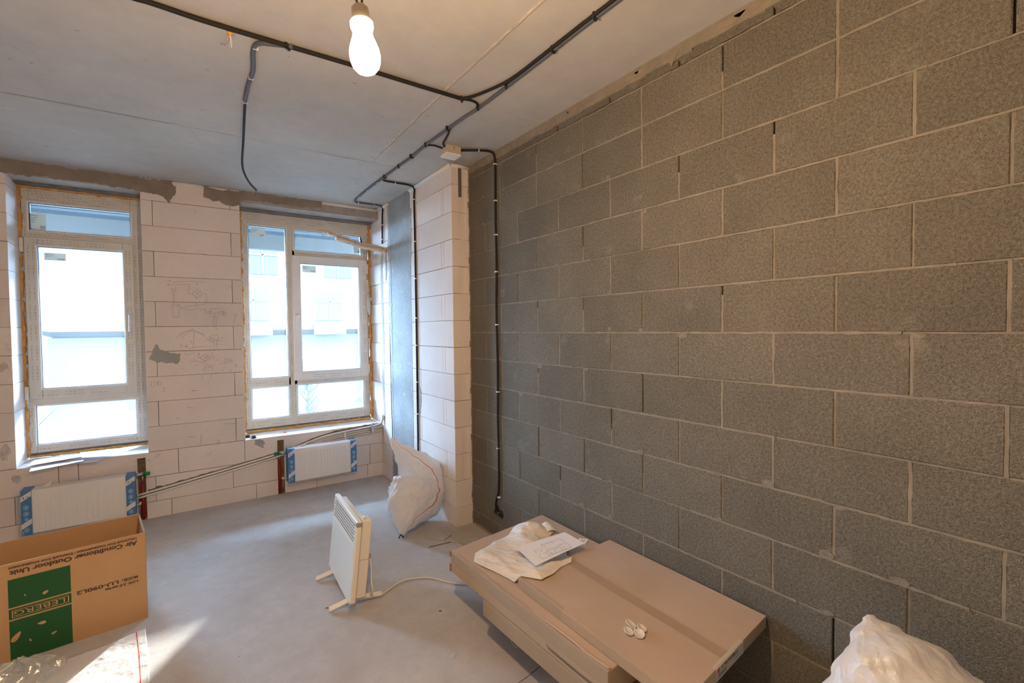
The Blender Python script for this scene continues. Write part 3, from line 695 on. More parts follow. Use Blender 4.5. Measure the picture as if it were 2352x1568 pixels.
# ------------------------------------------------------------------ pencil sketches and numbers on the window wall
g = MB()
def sk(pts, wd=.0011, mb=g, ox=340, oy=630, k=5.809):
    P_ = [on(1, YW-.0015, ox+x/k, oy+y/k) for x, y in pts]
    for a, b in zip(P_[:-1], P_[1:]):
        d = (b-a); 
        if d.length < 1e-6: continue
        n = Vector((-d.z, 0, d.x)).normalized()*wd
        mb.face([a+n, b+n, b-n, a-n])
for s in [[(270,80),(310,82)],[(290,75),(285,100)],[(320,92),(350,105),(340,92)],[(350,105),(430,95),(600,92),(760,102)],[(652,100),(652,135)],[(640,130),(665,132),(652,140)],
          [(262,150),(268,125),(285,150),(292,125)],[(315,133),(555,135),(545,160),(540,258),(600,264)],[(652,175),(655,205)],[(640,300),(650,335)],
          [(630,228),(695,290)],[(690,230),(628,292)],[(712,258),(772,258),(785,330),(775,370),(745,402),(640,412),(480,440),(425,460),(408,490),(412,570),(365,573)],
          [(330,190),(334,350),(328,500),(330,576),(365,573)],[(352,200),(355,360)],[(368,160),(372,235)],[(385,380),(388,440)],[(300,215),(310,180),(325,190)],[(305,440),(312,400)],[(350,385),(355,420),(370,430)],[(405,400),(420,440),(412,395)],
          [(472,468),(610,473),(668,440)],[(680,472),(770,468),(755,450)],[(648,370),(648,415)],[(828,460),(985,450),(1000,500)],[(828,460),(828,560),(900,570)],[(745,487),(850,488),(880,520),(920,570),(925,590)],[(755,505),(850,505)],[(765,525),(850,525)],
          [(880,525),(960,492),(1065,520)],[(940,520),(1040,560)],[(930,545),(950,500),(1035,540)],[(1010,480),(1010,555)],[(875,540),(868,600),(852,665)],[(890,560),(880,670),(878,710)],[(920,590),(908,680),(912,745)],[(1030,480),(1005,510),(1035,545)],
          [(380,850),(420,800),(480,765),(570,738)],[(425,828),(470,785),(575,745)],[(450,862),(490,805),(585,755)],[(570,725),(600,725),(595,745),(572,745)],[(600,745),(680,770),(762,835)],[(600,755),(700,790),(765,805)],[(605,760),(620,800),(610,870),(603,985)],
          [(570,880),(575,910),(600,920)],[(445,930),(450,970)],[(500,975),(505,945),(520,975),(527,945)],[(545,985),(605,975),(740,960),(845,968)],[(800,830),(850,840),(880,880),(878,975)],[(830,815),(935,808),(940,850)],[(830,830),(828,900),(865,900)],[(770,860),(980,858)],[(780,880),(985,885)],[(920,870),(920,975)],[(985,825),(1000,850),(985,870)],
          [(500,1040),(500,1068),(555,1065),(640,1038)],[(655,1050),(685,1045),(678,1090)],[(660,1105),(705,1108)],[(735,1085),(800,1130)],[(800,1085),(740,1135)],[(825,1112),(895,1112)],[(850,1040),(862,1095)],[(560,1165),(620,1158),(700,1165),(740,1182),(765,1182),(765,1150)],
          [(750,1235),(775,1205),(820,1210),(825,1240),(790,1248),(755,1238)],[(745,1245),(722,1290)],[(760,1250),(758,1290)],[(800,1255),(802,1295)],[(718,1345),(722,1380),(745,1390)],[(838,1330),(840,1370),(805,1398)],
          [(1025,1120),(1018,1170),(1035,1190),(1055,1165),(1048,1120),(1028,1120)],[(1085,1120),(1078,1190)],[(1100,1120),(1095,1170),(1125,1165),(1120,1140),(1100,1150)],[(1150,1200),(1185,1200),(1165,1215),(1190,1230),(1155,1245)],
          [(45,1430),(38,1480),(60,1500),(85,1480),(85,1440),(50,1428)],[(125,1420),(120,1490)],[(155,1410),(125,1450),(140,1475),(178,1470),(170,1440),(140,1445)],[(190,1510),(225,1515),(205,1530),(215,1560),(190,1562)],[(578,1555),(660,1550)],[(1140,660),(1180,520)],[(1150,570),(1170,520)]]: sk(s)
sk([(658+57*math.cos(t*math.pi/10), 258+50*math.sin(t*math.pi/10)) for t in range(21)])
sk([(762+60*math.cos(t*math.pi/10), 1110+40*math.sin(t*math.pi/10)) for t in range(21)])
def sk2(pts, wd=.0014): sk(pts, wd, g, 0, 700, 2.8517)
for s in [[(1225,670),(1270,675)],[(1225,865),(1280,862)],[(1260,560),(1295,562)],[(1318,850),(1316,920)],[(1425,880),(1428,912)],[(1440,880),(1432,915)],[(1465,778),(1545,778)],[(1150,742),(1180,745)],[(1015,1000),(1030,970)],[(1030,1000),(1050,968)],[(870,1028),(985,1015)]]: sk2(s)
tag(g.build('pencil_sketch', m_pencil, wall_window), kind='stuff')
g = MB()
for k in range(70):
    q = on(1, YW-.001, R.gauss(470, 40), R.choice((R.gauss(830, 18), R.uniform(480, 1000)))); s = R.uniform(.001, .0035)
    if -2.0 < q.x < -1.37: g.face([(q.x-s, YW-.0018, q.z), (q.x, YW-.0018, q.z-s*.7), (q.x+s*1.4, YW-.0018, q.z), (q.x, YW-.0018, q.z+s)])
tag(g.build('dirt_fleck', m_gap, wall_window), kind='stuff')
g = MB()
for (x, y, a, b) in ((40, 1100, .022, .032), (105, 1142, .024, .035), (12, 1040, .03, .05), (8, 845, .028, .03), (430, 1095, .02, .03)):
    q = on(1, YW, x, y); blob(g, [(q.x+a*math.cos(t*.7), q.z+b*math.sin(t*.7)) for t in range(9)], 1, 1, YW, .0006, .012, x)
g.build('hand_smudge', mat('smudge', (.56, .50, .46), .9, var=.2, vscale=40), wall_window)
# (faint hand smudges stay in the block material)

# ------------------------------------------------------------------ cables on the ceiling
def clipped(name, pts, r, mt, smooth=6, par=None, clips=(), ccol=m_clip, csize=.013):
    P_ = smoothpts(pts, smooth) if smooth else [Vector(p) for p in pts]
    g = MB(); g.tube(P_, r, 8); o = g.build(name, mt, par, True)
    for c in clips:
        c = Vector(c); h = MB(); h.box(-csize, csize, -csize*.35, csize*.35, -csize*1.2, csize*.9); h.box(csize*.4, csize*1.4, -csize*.6, csize*.6, -csize*.5, csize*1.2)
        k = h.build('cable_clip', ccol, o, bevel=.0015); k.location = c; k.rotation_euler = (0, 0, R.uniform(-.5, .5)+.6)
    return o
zc = ZC-.0105
def cpt(l, z=zc): return [(x, y, z) for x, y in l]
A = clipped('ceiling_cable', cpt([(-2.6, 1.07), (-1.95, 1.095), (-1.838, 1.094), (-1.658, 1.107), (-1.382, 1.105), (-1.132, 1.102), (-.8, 1.106), (-.556, 1.107)]), .0098, m_cable, 6, None, [(-1.382, 1.107, zc), (-.556, 1.107, zc)])
tag(A, 'thick black cable crossing the ceiling behind the bulb from left to right', 'cable')
A2 = clipped('ceiling_cable', cpt([(-.556, 1.107), (-.50, 1.095), (-.46, 1.11), (-.437, 1.15)]), .0065, m_cable, 6)
tag(A2, 'short black cable tail curling from the crossing cable into the long ceiling run', 'cable')
A3 = clipped('ceiling_cable', cpt([(-.556, 1.100), (-.52, 1.05), (-.478, .93), (-.452, .80), (-.449, .62), (-.452, .3), (-.450, -.2), (-.455, -1.2)]), .0075, m_cable, 6)
tag(A3, 'black cable curving off the crossing cable to run above the grey wall toward the viewer', 'cable')
B1 = clipped('ceiling_cable', cpt([(-.437, -1.2), (-.437, .0), (-.438, .25), (-.434, .51), (-.430, .86), (-.430, 1.14), (-.440, 1.28), (-.445, 1.468), (-.452, 1.77), (-.446, 2.01), (-.449, 2.25), (-.452, 2.48), (-.458, 2.85), (-.452, 3.22), (-.43, 3.385), (-.32, 3.395), (-.20, 3.395), (-.163, 3.43)]), .0082, m_cableg, 5, None,
    [(-.446, .251, zc), (-.441, .507, zc), (-.442, .864, zc), (-.44, 1.14, zc), (-.452, 1.468, zc), (-.457, 1.773, zc), (-.452, 2.012, zc), (-.453, 2.25, zc), (-.455, 2.53, zc)])
tag(B1, 'long grey cable running along the ceiling parallel to the grey wall', 'cable')
for p in ((-.456, 2.70, zc), (-.458, 2.95, zc), (-.455, 3.20, zc), (-.40, 3.39, zc), (-.25, 3.395, zc)):
    h = MB(); h.box(-.003, .003, -.009, .009, -.009, .006); k = h.build('white_clip', m_white, B1); k.location = p
B2 = clipped('pier_window_cable', [(-.19, 3.398, zc), (XP-.012, 3.42, zc-.01), (XP-.012, 3.425, 2.58), (XP-.012, 3.435, 2.45), (XP-.012, 3.44, 2.30)], .0075, m_cable, 5)
tag(B2, 'short black cable dropping from the ceiling to the insulated tube bundle', 'cable')
for z in (2.60, 2.48, 2.34):
    h = MB(); h.box(XP-.02, XP, 3.425, 3.445, z-.004, z+.004); h.build('white_clip', m_white, B2)
B3 = clipped('pier_cable', cpt([(-.455, 2.53), (-.445, 2.60), (-.41, 2.635), (-.30, 2.635), (-.20, 2.64)])+[(XP-.010, 2.655, zc-.02), (XP-.009, 2.665, 2.55), (XP-.009, 2.66, 2.2), (XP-.009, 2.66, 1.6), (XP-.009, 2.662, 1.0), (XP-.009, 2.667, .38), (XP-.009, 2.67, .2)], .0078, m_cable, 5)
tag(B3, 'black cable turning from the ceiling down the side of the pale block pier', 'cable')
for p in ((-.33, 2.635, zc),): h = MB(); h.box(-.003, .003, -.009, .009, -.009, .006); k = h.build('white_clip', m_white, B3); k.location = p
for z in (2.55, 2.20, 1.89, 1.56, 1.33, 1.02, .75):
    h = MB(); h.box(XP-.017, XP, 2.652, 2.672, z-.004, z+.004); h.build('white_clip', m_white, B3)
jb = empty('junction_box', (-.286, 1.75, ZC-.052))
g = MB(); g.box(-.052, .052, -.048, .048, .004, .052); g.build('box_body', m_jbox, jb, bevel=.004)
g = MB(); g.box(-.052, .052, -.048, .048, -.012, .003); g.build('box_lid', m_white, jb, bevel=.003)
g = MB(); g.tube([(-.01, -.049, .03), (-.01, -.0515, .03)], .013, 16); g.build('knockout', m_jbox, jb, True)
tag(jb, 'beige square junction box fixed to the ceiling near the grey wall', 'junction box')
J1 = clipped('junction_cable', cpt([(-.446, 1.478), (-.42, 1.52), (-.395, 1.60), (-.375, 1.68), (-.340, 1.735)]), .006, m_cable); tag(J1, 'nearer of the two black cables curving into the left side of the junction box', 'cable')
J2 = clipped('junction_cable', cpt([(-.452, 1.78), (-.41, 1.755), (-.375, 1.758), (-.340, 1.765)]), .006, m_cable); tag(J2, 'farther of the two black cables curving into the left side of the junction box', 'cable')
J3 = clipped('wall_cable', cpt([(-.232, 1.745), (-.17, 1.70), (-.09, 1.655), (-.045, 1.645)])+[(-.013, 1.642, zc-.02), (-.010, 1.638, 2.52), (-.011, 1.640, 2.2), (-.009, 1.637, 1.9), (-.010, 1.645, 1.6), (-.010, 1.637, 1.2), (-.010, 1.642, .85), (-.011, 1.635, .6), (-.011, 1.640, .36), (-.013, 1.665, .28), (-.012, 1.678, .225), (.0, 1.665, .20)], .0082, m_cable, 5)
tag(J3, 'black cable running from the junction box down the grey block wall', 'cable')
h = MB(); h.box(-.003, .003, -.009, .009, -.009, .006); k = h.build('white_clip', m_white, J3); k.location = (-.12, 1.67, zc)
for z in (2.575, 2.33, 2.10, 1.85, 1.49, 1.03, .64, .30):
    h = MB(); h.box(-.018, 0, 1.630, 1.650, z-.004, z+.004); h.build('white_clip', m_white, J3)
# hanging cable drop
D = clipped('drop_cable', cpt([(-1.362, 1.10), (-1.43, 1.125), (-1.485, 1.155), (-1.495, 1.23), (-1.478, 1.40), (-1.482, 1.57), (-1.478, 1.75)]), .0098, m_cableg, 5)
tag(D, 'grey cable branching from the crossing cable, its black end hanging free before the windows', 'cable')
h = MB(); h.tube(smoothpts([(-1.476, 1.73, zc), (-1.474, 1.80, ZC-.02), (-1.45, 2.15, 2.60), (-1.42, 2.55, 2.56), (-1.36, 2.80, 2.535), (-1.29, 3.0, 2.535)], 6), .0068, 8); h.build('free_end', m_cable, D, True)
for p in ((-1.490, 1.19, zc), (-1.479, 1.47, zc), (-1.478, 1.75, zc)):
    h = MB(); h.box(-.010, .010, -.0025, .0025, -.010, .006); k = h.build('white_clip', m_white, D); k.location = p
for c, dx, dzz, cm in (('yellow', -.028, -.012, mat('yellow_wire', (.7, .6, .05), .5)), ('brown', -.005, -.03, mat('brown_wire', (.2, .08, .03), .5)), ('blue', .012, -.032, mat('blue_wire', (.1, .2, .5), .5))):
    h = MB(); h.tube(smoothpts([(-1.295, 2.99, 2.536), (-1.29+dx*.5, 3.01, 2.532+dzz*.3), (-1.285+dx, 3.03, 2.53+dzz)], 4), .0014, 6); h.build('bare_wire', cm, D, True)
wst = empty('ceiling_wire_stub', (-1.585, 1.155, ZC)); h = MB(); h.lathe([(.012, -.006), (.012, 0)], seg=16); h.build('grommet', mat('orange_grommet', (.75, .42, .05), .6), wst, True)
for a, b, c in ((.0, .01, m_white), (-.012, .014, m_copper), (.006, .018, m_white)):
    h = MB(); h.tube(smoothpts([(0, 0, -.004), (a*.5, .006, -.018), (a, b, -.035), (a*1.4-.004, b, -.05)], 4), .0013, 6); h.build('wire_end', c, wst, True)
tag(wst, 'short stripped wires poking from a yellow hole in the ceiling left of the bulb', 'wire')
# socket hole in the grey wall
so = empty('socket_hole', (-.001, 1.645, .20))
g = MB()
for dy, dz_ in ((.033, .014), (-.022, -.012)):
    g.tube([(-.0012, dy, dz_), (-.0004, dy, dz_)], .034, 24)
g.build('hole_rim', m_gmortar, so, True)
g = MB()
for dy, dz_ in ((.031, .013), (-.022, -.012)): g.tube([(-.0022, dy, dz_), (-.0014, dy, dz_)], .030, 24)
g.build('hole_inside', m_slot, so, True)
g = MB()
for k in range(6):
    a = R.uniform(0, 6); g.tube(smoothpts([(-.004, .028, .02), (-.02-R.random()*.012, .01+.02*math.cos(a), .01*math.sin(a)), (-.022, -.01+.015*math.sin(a), -.015), (-.004, -.022, -.02)], 5), .0032, 6)
g.build('wire_loop', m_cable, so, True)
tag(so, 'double round socket hole with coiled black wires low in the grey wall', 'socket hole')

# ------------------------------------------------------------------ bulb
ax = Vector((.10, .02, -1)).normalized()   # the bulb hangs slightly askew
bp0 = on(1, -.21, 826, 12)
Mb = basis(bp0, Vector((1, 0, 0))-ax*ax.x, ax.cross(Vector((1, 0, 0))).normalized())
Mz = Matrix.Identity(4); q_ = ax.to_track_quat('Z', 'Y').to_matrix().to_4x4(); Mb = Matrix.Translation(bp0) @ q_
bl = empty('hanging_bulb', bp0); ib = Matrix.Translation(-bp0) @ Mb @ Matrix.Scale(.90, 4)
g = MB(); g.lathe([(.006, .0), (.012, .001), (.0165, .006), (.0175, .02), (.0178, .034), (.019, .036)], ib, 32); g.build('lamp_holder', m_socket, bl, True)
g = MB(); g.lathe([(.020, .030), (.0225, .033), (.0225, .042), (.0205, .047)], ib, 32); g.build('bulb_collar', emit('collar_glow', (1, .8, .55), 6), bl, True)
g = MB(); g.lathe([(.0185, .045), (.0188, .054), (.0205, .062), (.0245, .072), (.0285, .084), (.0300, .096), (.0290, .108), (.0250, .119), (.018, .127), (.009, .1315), (.002, .1325)], ib, 40); g.build('bulb_glass', m_bulb, bl, True)
g = MB(); top = Vector((bp0.x-.02, bp0.y+.01, ZC))-bp0
for s in (-1, 1): g.tube(smoothpts([(s*.0035, 0, .0), (s*.006-.002, 0, .04), (s*.003-.006, .003, .25), top+Vector((s*.003, 0, 0))], 6), .0022, 6)
g.build('flex', m_cableg, bl, True)
g = MB(); g.lathe([(.012, 0), (.014, .004)], Matrix.Translation(top-Vector((0, 0, .004))), 16); g.build('ceiling_hook', m_white, bl)
tag(bl, 'bare glowing pear-shaped bulb hanging in its holder from the ceiling', 'light bulb')

# ------------------------------------------------------------------ insulated tube bundle at the window
tb = empty('air_conditioner_tube_bundle', (XP, 3.36, 2.25)); it = Matrix.Translation(-Vector(tb.location))
base = [Vector((XP, 3.36, 2.235)), Vector((-.24, 3.36, 2.250)), Vector((-.40, 3.35, 2.262)), Vector((-.52, 3.33, 2.290)), Vector((-.63, 3.31, 2.31)), Vector((-.70, 3.30, 2.325))]
for i, (dy, dz_, e) in enumerate(((0, .012, 6), (-.012, -.008, 5), (.010, -.014, 5))):
    g = MB(); g.tube([v+Vector((0, dy, dz_-.01)) for v in smoothpts(base[:e], 6)], .0145, 10, wob=.15); g.xf(it); g.build('insulated_tube', m_insul, tb, True)
g = MB(); g.tube([v+Vector((0, -.022, .004)) for v in smoothpts(base[:5], 6)], .004, 6); g.xf(it); g.build('white_wire', m_white, tb, True)
g = MB(); g.tube(smoothpts([(-.66, 3.30, 2.318), (-.72, 3.29, 2.33), (-.79, 3.28, 2.335)], 5), .0032, 8); g.xf(it); g.build('copper_end', m_copper, tb, True)
g = MB(); g.tube(smoothpts([(-.60, 3.285, 2.31), (-.62, 3.28, 2.26), (-.55, 3.28, 2.245), (-.50, 3.29, 2.25)], 5), .0016, 6); g.xf(it); g.build('copper_wire', m_copper, tb, True)
g = MB(); g.tube(smoothpts([(-.64, 3.30, 2.30), (-.70, 3.29, 2.345), (-.76, 3.28, 2.33), (-.74, 3.28, 2.29), (-.68, 3.29, 2.285), (-.63, 3.30, 2.31)], 5), .0028, 6); g.xf(it); g.build('wire_loop', m_insul, tb, True)
for t in (.06, .16, .5, .62, .93):
    P_ = smoothpts(base, 20); i = int(t*(len(P_)-1)); p = P_[i]; q = P_[min(i+1, len(P_)-1)]; d = (q-p).normalized()
    g = MB(); g.tube([p-d*.011+Vector((0, 0, -.012)), p+d*.011+Vector((0, 0, -.012))], .030, 14, flat=.9); g.xf(it); g.build('tape_wrap', m_tape if t > .3 else m_insul, tb, True)
g = MB(); g.tube([(-.395, 3.33, 2.27), (-.405, 3.33, 2.315)], .006, 8); g.xf(it); g.build('black_tie', m_cable, tb, True)
tag(tb, 'bundle of beige insulated copper tubes sticking out of the pier across the right window', 'tube bundle')

# ------------------------------------------------------------------ pipes on the window wall
P_ = [(-2.10, YW-.010, .187), (-1.626, YW-.012, .264), (-1.35, YW-.012, .310), (-1.098, YW-.012, .354), (-1.04, YW-.004, .372)]
cg = MB()
def groove(mb, pts, wd, s):
    P2 = []
    for i in range(len(pts)-1):
        a, b = Vector(pts[i]), Vector(pts[i+1]); n = max(2, int((b-a).length/.02)); P2 += [a.lerp(b, j/n) for j in range(n)]
    P2.append(Vector(pts[-1])); up_ = []; dn = []
    for p in P2:
        up_.append(Vector((p.x, YW-.0012, p.z+wd*(.7+.8*abs(noise.noise(Vector((p.x*14, 0, s))))))))
        dn.append(Vector((p.x, YW-.0012, p.z-wd*(.6+.8*abs(noise.noise(Vector((p.x*14, 5, s))))))))
    for i in range(len(P2)-1): mb.face([up_[i], up_[i+1], dn[i+1], dn[i]])
groove(cg, [(-2.03, 0, .208), (-1.626, 0, .274), (-1.108, 0, .360)], .024, 1)
groove(cg, [(-1.0, 0, .38), (-.80, 0, .450), (-.60, 0, .490), (-.40, 0, .50), (-.16, 0, .515)], .022, 2)
cg.build('chased_groove', m_chase, wall_window)
for k, (dz_, lab) in enumerate(((.013, 'upper of the two pale grey pipes rising along the window wall groove'), (-.009, 'lower of the two pale grey pipes rising along the window wall groove'))):
    g = MB(); g.tube(smoothpts([(x, y-k*.002, z+dz_) for x, y, z in P_], 6), .0085, 10); o = g.build('wall_pipe', m_pipe, None, True); tag(o, lab, 'pipe', 'grey pipes on the window wall')
g = MB(); g.tube(smoothpts([(-1.0, YW-.012, .385), (-.85, YW-.014, .432), (-.70, YW-.016, .470), (-.50, YW-.018, .492), (-.30, YW-.02, .505), (-.20, YW-.026, .518), (XP-.016, 3.53, .55), (XP-.014, 3.51, .62)], 6), .0085, 10); o = g.build('wall_pipe', m_pipe, None, True)
tag(o, 'grey pipe above the right radiator bending up at the corner beside the sill', 'pipe')
g = MB(); g.tube([(-.26, YW-.03, .485), (-.26, YW-.03, .535)], .004, 6); g.box(-.268, -.252, YW-.045, YW, .44, .53); g.build('pipe_bracket', m_metal, o)
for k, (dz_, lab) in enumerate(((0, 'upper beige conduit running behind the right radiator to the corner'), (-.020, 'middle beige conduit behind the right radiator'), (-.040, 'lowest beige conduit behind the right radiator'))):
    g = MB(); g.tube(smoothpts([(-.72, YW-.012, .435+dz_*.5), (-.56, YW-.013, .462+dz_), (-.40, YW-.014, .475+dz_), (-.26, YW-.015, .483+dz_), (XP-.012, YW-.03, .500+dz_)], 6), .0085, 10); o = g.build('conduit', m_conduit, None, True); tag(o, lab, 'conduit', 'beige conduits by the right radiator')
    if k == 1: h = MB(); h.box(-.525, -.512, YW-.026, YW-.0, .418, .482); h.build('conduit_clip', m_white, o)

# ------------------------------------------------------------------ radiators
m_icon = mat('icon_print', (.35, .55, .72), .6)
def radiator(x0, x1, z0, z1, side, lab, nvent):
    y0, y1 = YW-.155, YW-.055; W = x1-x0; Hh = z1-z0
    r = empty('radiator', ((x0+x1)/2, (y0+y1)/2, z0)); iv = Matrix.Translation(-Vector(r.location))
    def B(g, n, m_, **k): g.xf(iv); return g.build(n, m_, k.pop('p', r), **k)
    g = MB(); g.box(x0+.01, x1-.01, y0+.008, y1, z0+.006, z1-.006); 
    n = nvent; st = (W-.16)/n
    for i in range(n):
        xx = x0+.08+st*(i+.5); g.box(xx-st*.30, xx+st*.30, y0+.0062, y0+.012, z0+.035, z1-.045)
    B(g, 'radiator_body', m_rad, bevel=.004)
    for s, xa in ((0, x0), (1, x1-.054)):
        g = MB(); g.box(xa, xa+.054, y0, y1+.004, z0, z1); e = B(g, 'end_packaging', m_blue, bevel=.003)
        for zq in (.17, .78):
            g = MB(); za = z0+Hh*(1-zq)-.005; g.face([(xa+.001, y0-.0007, za-.02), (xa+.053, y0-.0007, za+.015), (xa+.053, y0-.0007, za+.05), (xa+.001, y0-.0007, za+.015)])
            B(g, 'white_stripe', m_wpack, p=e)
        for zz, rr in ((.62, .014), (.48, .014), (.36, .010), (.12, .013)):
            g = MB(); c = (xa+.027, z0+Hh*zz)
            P2 = [(c[0]+rr*math.cos(t*math.pi/8), y0-.0008, c[1]+rr*1.1*math.sin(t*math.pi/8)) for t in range(17)]
            for p, q in zip(P2[:-1], P2[1:]):
                pc = Vector((c[0], y0-.0008, c[1])); g.face([p, q, tuple(pc.lerp(Vector(q), .78)), tuple(pc.lerp(Vector(p), .78))])
            g.box(c[0]-rr*.35, c[0]+rr*.35, y0-.0009, y0-.0005, c[1]-rr*.5, c[1]+rr*.5)
            B(g, 'packaging_icon', m_icon, p=e)
        g = MB(); g.box(xa+.012, xa+.018, y0-.0012, y0-.0008, z0+Hh*.815, z0+Hh*.86); g.box(xa+.03, xa+.044, y0-.0012, y0-.0008, z0+Hh*.84, z0+Hh*.855)
        B(g, 'packaging_arrow', m_blue, p=e)
        text('ce_mark', 'CE', .022, iv @ basis((xa+.045, y0-.0014, z1-.012), (0, 0, -1), (1, 0, 0)) if s else iv @ basis((xa+.012, y0-.0014, z0+.008), (0, 0, 1), (-1, 0, 0)), m_wpack, e)
    # wrap film
    V = []; Fc = []; n = 60; prof = [(y1, z0+.01), (y0-.002, z0-.002), (y0-.006, z0+.03), (y0-.005, (z0+z1)/2), (y0-.006, z1-.03), (y0-.002, z1+.005), ((y0+y1)/2, z1+.012), (y1, z1+.008)]
    for i in range(n+1):
        for j, (yy, zz) in enumerate(prof):
            x = x0-.004+(W+.008)*i/n; a = noise.noise(Vector((x*22, j*1.7, x0))); V.append(tuple(iv @ Vector((x, yy-.004*abs(a), zz+(.008 if j in (0, 1, 5, 6, 7) else .002)*a))))
    k = len(prof)
    for i in range(n):
        for j in range(k-1): Fc.append([i*k+j, (i+1)*k+j, (i+1)*k+j+1, i*k+j+1])
    sheet('shrink_wrap', V, Fc, m_wrap, r, .0003)
    g = MB(); fx = x0+.10; g.face([(fx, y0, z1+.004), (fx+.05, y0, z1+.008), (fx+.055, y0+.02, z1+.040), (fx+.045, y0+.015, z1+.036)]); B(g, 'wrap_flap', m_wpack)
    # brackets to wall
    for xx in (x0+.12, x1-.12):
        g = MB(); g.box(xx-.01, xx+.01, y1-.01, YW, z0+.06, z1-.05); B(g, 'wall_bracket', m_metal)
    tag(r, lab, 'radiator', 'radiators in packaging film under the windows')
    return r
r1 = radiator(-2.706, -2.097, .090, .400, 1, 'wider-looking wrapped radiator with blue ends under the left window, behind the carton', 16)
r2 = radiator(-1.045, -.450, .125, .427, -1, 'wrapped white radiator with blue ends under the right window, left of the corner', 16)
def riser(xn, sx, rad, lab, xr, zt, zb):
    """valve set in the chase; sx = direction to the radiator"""
    r = empty('pipe_riser', (xn, YW, 0)); iv = Matrix.Translation(-Vector(r.location))
    def B(g, n, m_, **k): g.xf(iv); return g.build(n, m_, r, **k)
    rx = xn-sx*.014 if sx > 0 else xn+.004
    g = MB(); g.tube([(rx, YW+.012, .001), (rx, YW+.008, zt-.075)], .010, 12); B(g, 'red_pipe_sleeve', m_redpipe, smooth=True)
    g = MB(); g.tube([(rx, YW+.008, zt-.08), (rx, YW-.01, zt-.03)], .006, 10); g.tube([(rx, YW-.01, zt-.03), (rx, YW-.03, zt)], .007, 10)
    g.tube([(rx-sx*.012, YW-.06, zt), (xr, YW-.09, zt)], .009, 12); g.tube([(rx+sx*.012, YW-.06, zt), (rx+sx*.03, YW-.06, zt)], .014, 12); g.tube([(rx, YW-.03, zt), (rx, YW-.07, zt)], .011, 10)
    B(g, 'upper_valve', m_metal, smooth=True)
    g = MB(); g.tube([(rx-sx*.014, YW-.06, zt), (rx-sx*.05, YW-.065, zt-.002)], .0135, 18); B(g, 'green_valve_cap', m_green, smooth=True)
    g = MB(); g.tube([(rx+sx*.022, YW+.01, .002), (rx+sx*.022, YW-.02, zb-.03), (rx+sx*.022, YW-.05, zb)], .007, 10); g.tube([(rx+sx*.012, YW-.055, zb), (xr, YW-.085, zb)], .009, 12); g.tube([(rx+sx*.018, YW-.075, zb), (rx+sx*.018, YW-.05, zb)], .014, 14)
    B(g, 'lower_valve', m_metal, smooth=True)
    g = MB(); g.tube([(rx+sx*.018, YW-.078, zb), (rx+sx*.018, YW-.0752, zb)], .009, 14); B(g, 'valve_screw_cap', m_white, smooth=True)
    tag(r, lab, 'pipe riser', 'radiator pipe risers in wall chases')
riser(-2.066, -1, r1, 'red sleeved heating pipe with green-capped valve right of the left radiator', -2.097, .375, .150)
riser(-1.078, 1, r2, 'red sleeved heating pipe with green-capped valve left of the right radiator', -1.045, .385, .155)

# ------------------------------------------------------------------ cardboard carton
Pc = Vector((-1.956, 1.963, 0)); dc = Vector((-.9918, -.128, 0)).normalized(); nc = Vector((-dc.y, dc.x, 0)); nc = nc if nc.y > 0 else -nc
cx = empty('cardboard_carton', Pc, 0); LC, DC, HC, TC = .84, .335, .4435, .005
Mc = basis((0, 0, 0), dc, nc) ; Mc[0][2], Mc[1][2], Mc[2][2] = 0, 0, 1
def cbx(name, u0, u1, v0, v1, z0, z1, mt=m_card, par=None, bev=.0008):
    g = MB(); g.box(u0, u1, v0, v1, z0, z1); g.xf(Mc)
    for i in range(len(g.f)): g.f[i] = g.f[i][::-1]
    return g.build(name, mt, par or cx, bevel=bev)
front = cbx('front_panel', 0, LC, 0, TC, 0, HC); cbx('back_panel', 0, LC, DC-TC, DC, 0, HC+.002); cbx('side_panel', 0, TC, TC, DC-TC, 0, HC-.003); cbx('side_panel', LC-TC, LC, TC, DC-TC, 0, HC-.003); cbx('bottom_panel', TC, LC-TC, TC, DC-TC, 0, TC)
cbx('corrugated_edge', -.001, 0, 0, DC, .0, HC, m_carddark, None, 0); 
def fpt(u, z, o=.0008): return Mc @ Vector((u, -o, z))
def poly(name, uz, mt, par=front, o=.0008):
    g = MB()
    for ring in uz: g.face([fpt(u, z, o) for u, z in ring])
    return g.build(name, mt, par)
poly('green_print', [[(.282, .001), (.485, .001), (.485, .186), (.282, .186)], [(.282, .246), (.485, .246), (.485, .372), (.282, .372)], [(.282, .193), (.485, .193), (.485, .239), (.282, .239)]], m_cgreen)
def leaf(u, z, a, l, wd): 
    P2 = []
    for t in range(17):
        th = t*2*math.pi/16; x = math.cos(th)*l; y = math.sin(th)*wd*(1-.35*math.cos(th)); P2.append((u+x*math.cos(a)-y*math.sin(a), z+x*math.sin(a)+y*math.cos(a)))
    return P2
for lf__ in [leaf(.367, .276, 2.6, .011, .0065), leaf(.383, .140, .1, .014, .007), leaf(.465, .111, 2.2, .024, .010), leaf(.344, .077, 2.7, .010, .005), leaf(.422, .078, 1.2, .007, .003), leaf(.433, .288, 1.3, .006, .002)]: poly('leaf_cutout', [lf__], m_card, front, .0013)
g = MB()
for (a, b, c, d) in ((.290, .294, .199, .232), (.472, .476, .199, .232), (.290, .476, .199, .2015), (.290, .476, .2295, .232)): g.face([fpt(a, c, .0012), fpt(b, c, .0012), fpt(b, d, .0012), fpt(a, d, .0012)])
g.build('logo_frame', m_card, front)
